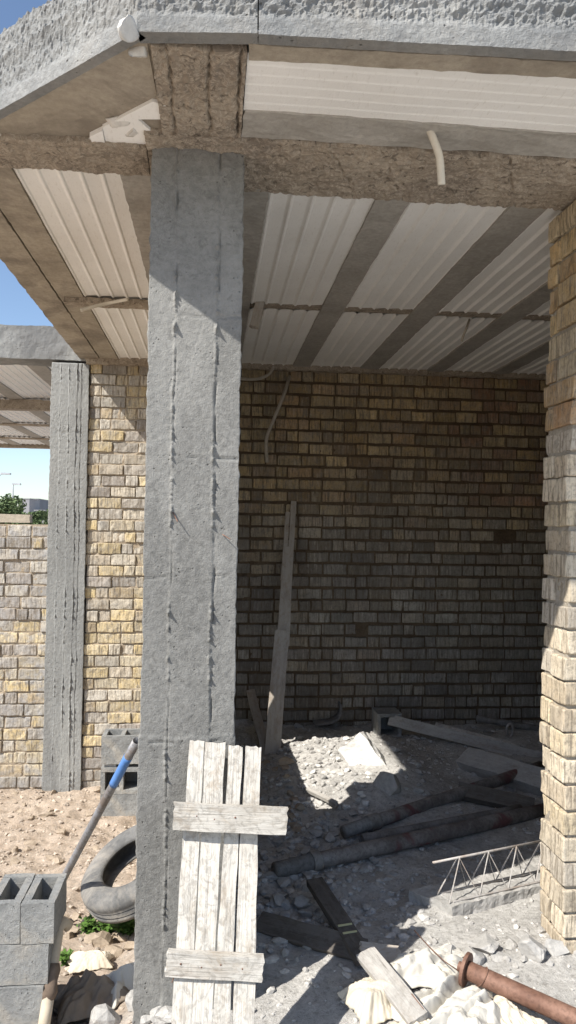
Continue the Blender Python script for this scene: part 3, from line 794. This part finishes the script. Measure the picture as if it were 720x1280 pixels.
# back stack by the narrow sunlit wall
G2 = 'grey hollow blocks stacked by the sunlit wall'
yk = 5.3; zb = PY(150, 1020, yk).z
xl = PY(126, 960, yk).x
hollow_block('hollow_block', (xl + .2, yk + .10, zb), (.40, .2, .145), 'bottom grey block of the far stack, half buried in the dirt', G2, seed=7)
hollow_block('hollow_block', (xl + .2, yk + .10, zb + .148), (.40, .2, .178), 'middle grey block of the far stack with open cells facing out', G2, seed=8, holes_up=False, cells=3)
hollow_block('hollow_block', (xl + .2, yk + .10, zb + .35), (.40, .2, .19), 'top grey block of the far stack with two open cells on top', G2, seed=9, cells=3)
for dx in (.03, .37):
    pass
tag(MB().grid_box((xl + .02, yk + .02, zb + .327), (xl + .10, yk + .18, zb + .349), (3, 3, 1), rough(.002, 20)).build('brick_shim', m_rubble), 'thin chip wedged under the top block of the far stack', 'shim')
# block turned bench by the back wall
pbk = gz(480, 914)
hollow_block('hollow_block', (pbk.x, 6.15, pbk.z - .01), (.20, .22, .20), 'dusty hollow block like a small bench standing by the dim back wall', None, seed=10, holes_up=False, cells=1)

# bent sheet scrap by the back wall
pc = gz(415, 912)
prof = [(-.14, .03), (-.07, .035), (0, .045), (.06, .075), (.09, .13), (.085, .20)]
mbs = MB()
pts = []
for (a, z) in prof:
    for y in (0, .09, .18): pts.append(pc + V((a, y + .02 * N(a * 9, y * 9), z + .01 * N(a * 20, y * 20))))
k_ = 3; fsx = [(i * k_ + j, i * k_ + j + 1, (i + 1) * k_ + j + 1, (i + 1) * k_ + j) for i in range(len(prof) - 1) for j in range(2)]
o = mbs.add(pts, fsx).build('bent_sheet', m_prop2, None, True, tuple(pc))
md = o.modifiers.new('solid', 'SOLIDIFY'); md.thickness = .008
tag(o, 'bent grey metal sheet lying against the foot of the back wall', 'scrap')

# ------------------------------------------------------------------ pole with blue tape, tan pipe, tyre
pt = PY(171, 926, 3.02); pbm = gz(52, 1150, .02)
po = empty('steel_pole', pbm, 'slanted grey steel pole with blue tape leaning on the big column', 'pole')
pipe('tube', m_steel, pbm, pt, .0175, po)
pipe('tape', m_blue, pbm.lerp(pt, .80), pbm.lerp(pt, .93), .0188, po, hollow=False)
tp = empty('bent_pipe', PY(50, 1300, 2.75), 'dusty tan pipe with brown wrapping standing beside the foreground blocks', 'pipe')
q = [PY(86, 1158, 2.98), PY(80, 1153, 2.97), PY(73, 1160, 2.94), PY(70, 1180, 2.90), PY(66, 1205, 2.86), PY(62, 1235, 2.82), PY(58, 1262, 2.78), PY(52, 1300, 2.74)]
MB().tube(q, .021, 16).build('tube', m_tan, tp, smooth=True)
MB().tube([PY(66, 1204, 2.86), PY(65, 1212, 2.85), PY(63, 1226, 2.83), PY(61, 1240, 2.81), PY(60, 1250, 2.8)], [.022, .028, .026, .029, .022], 14, wob=.3).build('wrapping', m_wrap, tp, smooth=True)

def lathe(prof, n=64, m=None):
    vs = []; fs = []; k = len(prof)
    for i in range(n):
        a = 2 * pi * i / n
        for (r, h) in prof: vs.append(m @ V((r * cos(a), r * sin(a), h)))
    for i in range(n):
        for j in range(k):
            fs.append((i * k + j, ((i + 1) % n) * k + j, ((i + 1) % n) * k + (j + 1) % k, i * k + (j + 1) % k))
    return vs, fs
ang = radians(27); mj = V((cos(ang), .15, sin(ang))).normalized(); pp = V((-sin(ang), 0, cos(ang)))
nrm = (pp * cos(radians(15)) + V((0, -1, 0)) * sin(radians(15))).normalized(); mj = (mj - nrm * mj.dot(nrm)).normalized(); sd = nrm.cross(mj)
ct = PY(169, 1086, 3.75)
MT = Matrix((mj, sd, nrm)).transposed().to_4x4(); MT.translation = ct
R_, w_ = .262, .085
prof = [(R_, -.06), (R_ + .005, -.03), (R_ - .004, -.028), (R_ + .006, 0), (R_ - .004, .003), (R_ + .005, .03), (R_, .06), (R_ - .02, .078), (R_ - .06, .088), (R_ - .10, .075), (R_ - .115, .06),
        (R_ - .112, .05), (R_ - .06, .055), (R_ - .03, .045), (R_ - .025, 0), (R_ - .03, -.045), (R_ - .06, -.055), (R_ - .112, -.05), (R_ - .115, -.06), (R_ - .10, -.075), (R_ - .06, -.088), (R_ - .02, -.078)]
prof = [(a, b * .8) for a, b in prof]; vs, fs = lathe(prof, 72, MT)
o = MB().add(vs, fs).build('car_tyre', m_tyre, None, True, tuple(ct)); tag(o, 'worn dusty grey tyre lying tilted behind the big column', 'tyre')

# ------------------------------------------------------------------ crumpled cloths and sacks
def crumple(name, outline_c, sx, sy, h, seed, mat, label, cat, rot=0, freq=5., fold=1., n=64, tilt=(0, 0), group=None):
    """thrown-down sheet: facets from a few triangle-wave folds in random directions"""
    c = V(outline_c); vs = []; fs = []; r = random.Random(seed)
    R = Matrix.Rotation(rot, 3, 'Z')
    folds = []
    for k in range(5):
        a = r.uniform(0, pi); folds.append((cos(a), sin(a), r.uniform(.55, 1.0) * freq * (.22, .38, .62, 1.0, 1.6)[k], r.uniform(0, 6), (1., .75, .6, .42, .26)[k], r.uniform(.1, .5)))
    for j in range(n + 1):
        for i in range(n + 1):
            u = i / n * 2 - 1; v = j / n * 2 - 1
            an = math.atan2(v, u); e = .85 + .22 * N(cos(an) * 1.4 + seed, sin(an) * 1.4) + .07 * N(cos(an) * 6, sin(an) * 6, seed)
            uu = u + .25 * N(u * 1.5, v * 1.5, seed); vv = v + .25 * N(u * 1.5, v * 1.5, seed + 7)
            z = 0; tot = 0
            for (ca, sa, f, ph, amp, cut) in folds:
                t = (uu * ca + vv * sa) * f + ph; tri = abs((t % 2) - 1)
                z += amp * min(1, tri * 1.15); tot += amp
            rr = max(abs(u), abs(v))
            z = h * .75 * (z / tot) * 1.25 * (1 - rr ** 3 * .8) + .012 + .003 * N(u * 12, v * 12, seed)
            p = R @ V((u * sx * e, v * sy * e, 0)); X = c.x + p.x; Y = c.y + p.y
            vs.append((X, Y, max(base_z(X, Y) - .01, base_z(X, Y) * .5 + base_z(c.x, c.y) * .5) + z))
    for j in range(n):
        for i in range(n):
            a = j * (n + 1) + i; fs.append((a, a + 1, a + n + 2, a + n + 1))
    o = MB().add(vs, fs).build(name, mat, None, True, (c.x, c.y, base_z(c.x, c.y)))
    md = o.modifiers.new('solid', 'SOLIDIFY'); md.thickness = .004
    tag(o, label, cat, group); return o
def at(px, py, lift=.04): 
    return gz(px, py, lift)
crumple('crumpled_cloth', at(112, 1236, .08), .17, .13, .16, 3, m_cloth, 'crumpled brown cloth on the ground left of the big column', 'cloth', .4, 5.)
crumple('crumpled_sack', at(148, 1208, .12), .13, .12, .17, 8, m_sack, 'crumpled white sack piled against the left side of the big column', 'sack', .9, 2.8)
crumple('crumpled_sack', at(114, 1196, .05), .11, .08, .09, 14, m_sackt, 'flat pale sack between the green weeds and the brown cloth', 'sack', .1, 4)
crumple('torn_sack', at(470, 1235, .08), .12, .12, .15, 21, m_sackt, 'torn cream paper sack just left of the sunlit pale plank', 'sack', .3, 3.4)
crumple('torn_sack', at(528, 1208, .05), .22, .11, .10, 27, m_sack, 'torn white sack draped behind the rusty pipe flange', 'sack', -.1, 6.)
crumple('torn_sack', at(555, 1252, .06),   .24, .12, .13, 33, m_sack, 'large crumpled white sheet in front of the rusty pipe flange', 'sack', .5, 7., n=80)
crumple('torn_sack', at(590, 1275, .05), .16, .12, .11, 52, m_sack, 'crumpled white paper at the bottom edge, just below the rusty pipe', 'sack', 1.1, 6., n=60)
crumple('torn_sack', at(520, 1285, .05), .12, .10, .08, 57, m_sackt, 'cream paper scrap at the bottom edge below the pale plank', 'sack', 2.0, 5., n=60)
crumple('torn_sack', at(555, 1190, .03), .09, .05, .05, 63, m_sack, 'small white paper scrap lying on the gravel beyond the flange', 'sack', .4, 5., n=40)
crumple('torn_sack', at(640, 1262, .06), .08, .12, .10, 39, m_sackt, 'small cream paper scrap tucked under the rusty pipe', 'sack', .7, 3)
o = crumple('yellow_scrap', at(531, 1276, .02), .035, .02, .02, 44, m_yel, 'small yellow scrap at the bottom frame edge among the white sacks', 'scrap', 0, 3, n=10)

# ------------------------------------------------------------------ front planks
cp = empty('charred_plank', gz(420, 1140), 'dark charred plank with two pale yellow strap marks lying on the gravel', 'plank')
a0 = gz(393, 1098, .10); a1 = gz(457, 1196, .06)
plank('board', m_wood_d, a1, a0, .075, .03, (0, -.2, 1), cp, 21)
d_ = (a0 - a1).normalized(); s_ = V((d_.y, -d_.x, 0))
for t_ in (.36, .27):
    c_ = a1.lerp(a0, t_) + V((0, 0, .004))
    plank('strap_mark', m_tape, c_ - s_ * .03, c_ + s_ * .03, .008, .004, (0, -.2, 1), cp, 22, n=4, amp=.0005, ragged=.001)
tag(plank('plank', m_wood_d, gz(322, 1150, .05), gz(455, 1187, .05), .095, .025, (0, -.6, 1), seed=23), 'dark flat plank passing under the charred plank beside the leaning panel', 'plank')
tag(plank('plank', m_wood, gz(452, 1187, .07), gz(500, 1192, .05), .07, .025, (0, -.5, 1), seed=24, ragged=.02), 'short splintered board end beside the foot of the charred plank', 'plank')
tag(plank('plank', m_wood_g, gz(456, 1188, .13), gz(523, 1272, .09), .075, .022, (-.15, -.5, 1), seed=25), 'sunlit pale grey plank lying over the torn cream sack', 'plank')
tag(plank('plank', m_wood_g, gz(384, 985, .06), gz(420, 1003, .05), .028, .02, (0, -.5, 1), seed=26, n=10), 'thin sunlit stick in the rubble patch inside the room', 'stick')

# precast joist with lattice bars
pj = empty('precast_joist', gz(600, 1130), 'broken precast joist with a concrete foot and thin lattice bars sticking up', 'joist')
fl = gz(566, 1146); fr = gz(700, 1114); bl = gz(531, 1126, .03); L_ = fr - fl
dn = L_.normalized(); W = V((-dn.y, dn.x, 0)) * .20
def sj(p, nm):
    q = fl + dn * p.x + W.normalized() * p.y + V((0, 0, p.z))
    return q + noise.noise_vector(q * 18) * .007 + noise.noise_vector(q * 50) * .004
sk = .10
def sj2(p, nm):
    if nm.x < 0: p = p + V((-sk * (p.y / .20), 0, 0))
    return sj(p, nm)
MB().grid_box((0, 0, -.02), (L_.length, .20, .045), (60, 14, 5), sj2).build('concrete_foot', m_rubble, pj)
H = .168; nW = W.normalized()
topc = lambda t: fl + dn * t + nW * .07 + V((0, 0, .05 + H))
MB().tube([topc(-.06), topc(.25), topc(L_.length)], .0055, 8).build('top_bar', m_galv, pj, True)
for s in (-1, 1):
    pts = []; step = .082; i = 0; t = .0
    while t < L_.length:
        pts.append((fl + dn * t + nW * (.07 + s * .045) + V((0, 0, .048))) if i % 2 == 0 else topc(t) + nW * s * .006); t += step; i += 1
    MB().tube(pts, .0036, 6).build('lattice_bar', m_galv, pj)
    MB().tube([fl + dn * .02 + nW * (.07 + s * .045) + V((0, 0, .05)), fl + dn * L_.length + nW * (.07 + s * .045) + V((0, 0, .052))], .005, 6).build('bottom_bar', m_galv, pj)

# rusty pipe with flange
rp = empty('flanged_pipe', gz(600, 1225), 'rusty brown steel pipe with a round flange lying at the lower right', 'pipe')
f0 = gz(583, 1212, .10); f1 = gz(745, 1285, .055)
pipe('tube', m_rust, f0, f1, .032, rp, n=28, hollow=False)
dd = (f1 - f0).normalized()
MB().tube([f0 - dd * .008, f0 + dd * .004], .058, 28).build('flange', m_rust, rp)
MB().tube([f0 - dd * .03, f0 + dd * .001], .018, 12).build('bolt', m_rust, rp)
rg = [f0 + dd * (.06 + .02 * sin(a)) + (dd.orthogonal().normalized() * cos(a) + dd.cross(dd.orthogonal().normalized()) * sin(a)) * .0345 for a in [2 * pi * i / 20 for i in range(21)]]
MB().tube(rg, .0022, 5).build('tie_wire', m_rust, rp)
wr = [gz(518, 1163, .03), gz(535, 1182, .10), gz(556, 1202, .11), gz(574, 1214, .08)]
tag(MB().tube(wr, .0022, 5).build('tie_wire', m_rust, None, True, tuple(wr[0])), 'thin bent tie wire running to the rusty flange', 'wire')
wr = [gz(498, 1222, .03), gz(515, 1243, .11), gz(530, 1262, .10)]
tag(MB().tube(wr, .0022, 5).build('tie_wire', m_rust, None, True, tuple(wr[0])), 'thin tie wire lying over the white sheet beside the pale plank', 'wire')

# ------------------------------------------------------------------ hanging conduits
def cable(name, pts, r, mat, label, cat='cable', n=10):
    P_ = [V(p) for p in pts]; out_ = []
    for i in range(len(P_) - 1):
        a = P_[max(i - 1, 0)]; b = P_[i]; c = P_[i + 1]; d = P_[min(i + 2, len(P_) - 1)]
        for k in range(6):
            t = k / 6; out_.append(.5 * ((2 * b) + (c - a) * t + (2 * a - 5 * b + 4 * c - d) * t * t + (3 * b - a - 3 * c + d) * t ** 3))
    out_.append(P_[-1])
    return tag(MB().tube(out_, r, n, hollow=False).build(name, mat, None, True, tuple(P_[0])), label, cat)
c0 = PZ(533, 152, ZC + .03)
cable('conduit', [c0, PY(541, 172, c0.y + .01), PY(549, 195, c0.y + .03), PY(551, 215, c0.y + .04), PY(552, 231, c0.y + .05)], .0135, m_pvc, 'short cream conduit hanging from the front strip of the slab', 'conduit')
c0 = PZ(364, 462, ZC + .03)
cable('cable', [c0, PY(356, 490, 6.15), PY(342, 525, 6.12), PY(333, 550, 6.12), PY(334, 578, 6.12)], .014, m_cable, 'long pale cable hanging down in front of the back wall')
cable('cable', [PY(296, 473, 6.28), PY(320, 474, 6.25), PY(336, 468, 6.25), PY(342, 458, 6.25)], .013, m_cable, 'short pale cable curving along the top of the back wall beside the big column')
cable('cable', [PZ(588, 396, ZC + .04), PY(584, 408, 4.72), PY(579, 420, 4.72), PY(577, 427, 4.73)], .008, m_cable, 'tiny pale cable end poking from the ceiling rib at the right')
cable('conduit', [PZ(160, 374, ZC - .045), PY(140, 378, 4.62), PY(118, 383, 4.60), PY(101, 388, 4.58)], .010, m_pvc, 'pale conduit end hooked under the left ceiling rib', 'conduit')
tag(plank('timber_offcut', m_wood, PY(327, 373, 4.64), PY(318, 408, 4.64), .055, .05, (0, -1, 0), seed=31, n=8, amp=.005), 'small timber offcut hanging from the ceiling rib beside the big column', 'offcut')
# stray wires on the main column
for (a, b, dx) in (((216, 640), (222, 652), 0), ((278, 668), (288, 674), 0), ((362 * .6, 1222), (215, 1228), 0)):
    MB().tube([PY(a[0], a[1], 2.752), PY(b[0], b[1], 2.725)], .0018, 5).build('wire_stub', m_rust, c1)

# ------------------------------------------------------------------ weeds
def weed(c, h, n, seed):
    rnd = random.Random(seed); mb = MB()
    for _ in range(n):
        a = rnd.uniform(0, 6.28); l = rnd.uniform(.4, 1) * h; lean = rnd.uniform(.1, .9)
        tip = c + V((cos(a) * l * lean, sin(a) * l * lean, l * (1 - .5 * lean)))
        for k in range(7):
            t = k / 7 + .1; p = c.lerp(tip, t) + V((0, 0, .02 * sin(t * 3)))
            b = rnd.uniform(0, 6.28); s = rnd.uniform(.010, .02) 
            d = V((cos(b), sin(b), rnd.uniform(-.2, .7))).normalized() * s * 1.6; e = d.cross(V((0, 0, 1))).normalized() * s * .45
            mb.add([p, p + d * .5 + e, p + d, p + d * .5 - e], [(0, 1, 2, 3)])
    return mb
for i, (px, py, h, n) in enumerate(((112, 1168, .11, 60), (135, 1168, .13, 80), (160, 1170, .14, 90), (82, 1208, .07, 26))):
    c = gz(px, py); c.z = ground_z(c.x, c.y) 
    labs = ['small green weed at the left end of the weeds under the tyre', 'middle green weed under the tyre', 'green weed under the tyre touching the big column', 'tiny green weed sprouting beside the tan pipe']
    tag(weed(c, h, n, i).build('weed', m_leaf, None, False, tuple(c)), labs[i], 'weed', 'green weeds by the tyre')

# ------------------------------------------------------------------ rubble chunks one can pick out
def chunk(px, py, s, seed, mat, label, group=None, sub=3, lift=.3, cuts=14):
    g = gz(px, py); z = ground_z(g.x, g.y) + s[2] * lift
    mb = rock_mb((g.x, g.y, z), s, seed, sub, cuts)
    return tag(mb.build('rubble_chunk', mat, None, False, (g.x, g.y, z)), label, 'rubble', group)
# the leaning broken slab in the sun patch
sc_ = PY(461, 962, 5.0)
def sfn(p, nm):
    ex_ = V((.30, -.25, -.42)).normalized(); ez_ = V((-.55, -.6, .35)); ez_ = (ez_ - ex_ * ez_.dot(ex_)).normalized(); ey_ = ez_.cross(ex_)
    q = sc_ + ex_ * p.x + ey_ * p.y * (1 + .5 * p.x) + ez_ * p.z
    return q + noise.noise_vector(q * 11) * .016 + noise.noise_vector(q * 33) * .006
tag(MB().grid_box((-.22, -.11, -.10), (.20, .11, .0), (22, 14, 6), sfn).build('rubble_chunk', m_plaster, None, False, tuple(sc_)), 'big pale broken slab tilted at the right edge of the indoor sun patch', 'rubble')
chunk(487, 990, (.12, .10, .09), 3, m_rubble, 'rounded grey boulder just right of the tilted pale slab')
for i, (px, py, s, l) in enumerate(((607, 1190, .055, 'pale chunk touching the foot of the ragged brick wall end'), (588, 1200, .045, 'dark grey chunk left of the wall end foot'),
      (560, 1198, .06, 'pale chunk behind the rusty flange'), (668, 1200, .06, 'crumbled mortar lump at the base of the wall end'), (690, 1192, .05, 'small mortar lump right under the ragged brick courses'))):
    chunk(px, py, (s * 1.2, s, s * .9), 40 + i, m_rubble, l)
G3 = 'grey rubble chunks along the foot of the leaning panel'
rnd = random.Random(77)
def field(n, px0, px1, py0, py1, smin, smax, mat, label, group, seed):
    r = random.Random(seed)
    for i in range(n):
        px = r.uniform(px0, px1); py = lerp(py0, py1, r.random()); s = r.uniform(smin, smax)
        chunk(px, py, (s * r.uniform(.9, 1.5), s, s * r.uniform(.5, .9)), seed * 100 + i, mat, label, group, sub=2, lift=.35)
field(44, 335, 400, 1040, 1150, .012, .045, m_rubble, 'grey rubble chunk in the shade between the leaning panel and the charred plank', 'shaded rubble chunks beside the leaning panel', 1)
field(18, 330, 375, 950, 1040, .02, .05, m_rubbrn, 'brownish rubble chunk in the shade left of the indoor sun patch', 'brown rubble chunks left of the sun patch', 2)
field(60, 368, 462, 922, 1018, .008, .03, m_plaster, 'rubble chunk in the indoor sun patch, coloured pale to brighten the sunlight', 'rubble chunks coloured pale to brighten the sun patch', 3)  # white material and extra chunks make the sun patch look brighter
field(22, 490, 600, 915, 1000, .015, .035, m_rubble, 'small grey chunk on the shaded floor between the tilted slab and the pale plank', 'chunks on the shaded floor', 4)
field(14, 330, 460, 900, 925, .02, .05, m_rubble, 'dark rubble chunk along the foot of the dim back wall', 'chunks along the back wall', 5)
field(16, 395, 460, 1020, 1060, .02, .045, m_rubble, 'grey chunk between the sun patch and the pipe ends', 'chunks by the pipe ends', 6)
field(26, 10, 125, 1000, 1090, .012, .04, m_rubbrn, 'sunlit brown rubble chunk on the dirt below the left brick walls', 'brown chunks on the dirt', 7)
field(30, 72, 170, 1145, 1200, .03, .06, m_rubbrn, 'yellowish broken brick chunk under the tyre beside the weeds', 'broken brick chunks under the tyre', 8)
field(18, 590, 700, 1165, 1215, .012, .035, m_rubble, 'sunlit grey chunk on the gravel before the ragged wall end', 'chunks before the wall end', 9)
field(14, 100, 230, 1240, 1285, .04, .07, m_rubble, 'pale grey chunk along the bottom frame edge under the big column', 'chunks along the bottom edge', 10)

# gravel: thousands of small stones
rnd = random.Random(5); mb = MB(); iv, if_ = ico(1)
cnt = 0
while cnt < 8000:
    x = rnd.uniform(-2.1, 3.0); y = rnd.uniform(2.0, 6.4)
    d = .40
    if -.1 < x < .95 and 3.0 < y < 6: d = 1.
    if x < -.3: d = .45
    if y < 2.6 and abs(x) < .3: d = .9
    if -.25 < x < .1 and 2.75 < y < 3.15: continue
    if rnd.random() > d: continue
    s = .0045 + .013 * rnd.random() ** 2.2 * (1.6 if d > .7 else 1.)
    q = rnd.uniform(.7, 1.25)
    c = (.46 * q, .445 * q, .42 * q) if x > -.25 else (.48 * q, .40 * q, .32 * q)
    rz = rnd.uniform(0, 6.3); cz = cos(rz); sz_ = sin(rz); a, b, h = s * rnd.uniform(.8, 1.7), s, s * rnd.uniform(.5, .9)
    z = ground_z(x, y) + h * .25
    vs = []
    for v in iv:
        e = 1 + rnd.uniform(-.22, .16); px = v.x * a * e; py = v.y * b * e
        vs.append((x + px * cz - py * sz_, y + px * sz_ + py * cz, z + v.z * h * e))
    mb.add(vs, if_, c); cnt += 1
def gravelmat():
    m, t, b = newmat('gravel_stone'); k = NT(t); tc = k.n('TexCoord').outputs['Object']
    at_ = k.n('Attribute', attribute_name='tint').outputs['Color']; n1 = k.noise(tc, 90, 5, .7)
    k.l(k.mix(k.ramp(n1, [(.35, .4), (.6, 0.)]), at_, (.2, .18, .16)), b.inputs['Base Color']); b.inputs['Roughness'].default_value = .95
    k.l(k.bump(n1, .5, .004), b.inputs['Normal']); return m
tag(mb.build('gravel', gravelmat()), 'loose gravel and crumbs of mortar over the ground', None, None, 'stuff')

# ------------------------------------------------------------------ beyond the low wall
tag(plank('timber_beam', m_soffit, PY(-60, 647, 6.62), PY(37, 648, 6.62), .07, .10, (0, -1, 0), seed=51), 'brown timber beam lying on top of the low brick wall', 'beam')
def tree(c, h, r, seed, label):
    root = empty('tree', c, label, 'tree', None); rnd = random.Random(seed)
    MB().tube([c, c + V((.1, 0, h * .35)), c + V((-.1, .1, h * .7))], [.16, .12, .05], 8).build('trunk', m_bark, root, True)
    mb = MB()
    blobs = [(V((rnd.gauss(0, .4) * r, rnd.gauss(0, .4) * r, h * rnd.uniform(.35, .95))), r * rnd.uniform(.25, .5)) for _ in range(22)]
    for b, br in blobs:
        for _ in range(170):
            d = V((rnd.gauss(0, 1), rnd.gauss(0, 1), rnd.gauss(0, 1))).normalized() * br * rnd.uniform(.4, 1.1)
            p = c + b + d; s = rnd.uniform(.05, .13); e1 = V((rnd.gauss(0, 1), rnd.gauss(0, 1), rnd.gauss(0, 1))).normalized() * s; e2 = e1.orthogonal().normalized() * s * .5
            mb.add([p - e1, p + e2, p + e1, p - e2], [(0, 1, 2, 3)])
    mb.build('crown', m_tree, root)
G = -.45
def ground_at(px, Y): p = PY(px, 660, Y); return V((p.x, p.y, G))
tree(ground_at(8, 34), 3.3, .95, 3, 'green bushy tree beyond the low wall at the left frame edge')
tree(ground_at(-32, 36), 3.3, 1.1, 4, 'second tree beyond the low wall, mostly outside the left frame edge')
def house(c, w, d, h, mat, label, wins):
    root = empty('house', c, label, 'house')
    MB().box((c.x - w/2, c.y, c.z), (c.x + w/2, c.y + d, c.z + h)).build('walls', mat, root)
    MB().box((c.x - w/2 - .03, c.y - .03, c.z + h), (c.x + w/2 + .03, c.y + d, c.z + h + .08)).build('parapet', m_far, root)
    for (u, z, a, b) in wins:
        MB().box((c.x + u, c.y - .04, c.z + z), (c.x + u + a, c.y + .02, c.z + z + b)).build('window', m_dark, root)
house(ground_at(49, 60), .8, 5, 3.2, m_far, 'small pale house far beyond the low wall', [(-.45, 1.7, .35, .5), (.15, 1.7, .3, .5)])
house(ground_at(42, 85), .9, 5, 4.9, m_far2, 'grey tower-like building behind the small pale house', [(-.4, 2.9, .3, .4)])
house(ground_at(56, 72), 1.1, 5, 3.2, m_far2, 'low grey building beside the ribbed column, far away', [(-.3, 1.8, .3, .4)])
house(ground_at(31, 70), .7, 4, 4.4, m_far, 'slim pale building right of the tree', [(-.15, 2.0, .25, .4)])
def lamp(c, top, arm, label):
    root = empty('street_lamp', c, label, 'street lamp', 'street lamps far beyond the low wall')
    MB().tube([c, V((c.x, c.y, top.z - .6)), V((c.x, c.y, top.z - .15)), top], [.07, .05, .04, .03], 8).build('post', m_lampm, root, True)
    MB().grid_box(tuple(top + V((-.05 if arm > 0 else -.75, -.15, -.05))), tuple(top + V((.42 if arm > 0 else .05, .15, .05))), (4, 2, 2), rough(.01, 3)).build('lamp_head', m_lampm, root)
for i_, (px_, Y_, h_, r_) in enumerate(((44, 52, 3.0, 1.0), (58, 58, 3.2, .9), (30, 64, 3.3, .9))):
    tree(ground_at(px_, Y_), h_, r_, 10 + i_, ['low hazy tree in front of the small far house', 'low tree against the ribbed column, far away', 'small far tree right of the green bushy tree'][i_])
c = ground_at(-4, 42); lamp(c, PY(3, 592, 42), 1, 'nearer street lamp above the tree, at the left frame edge')
c = ground_at(15, 48); lamp(c, PY(17, 605, 48), 1, 'farther street lamp just right of the tree top')
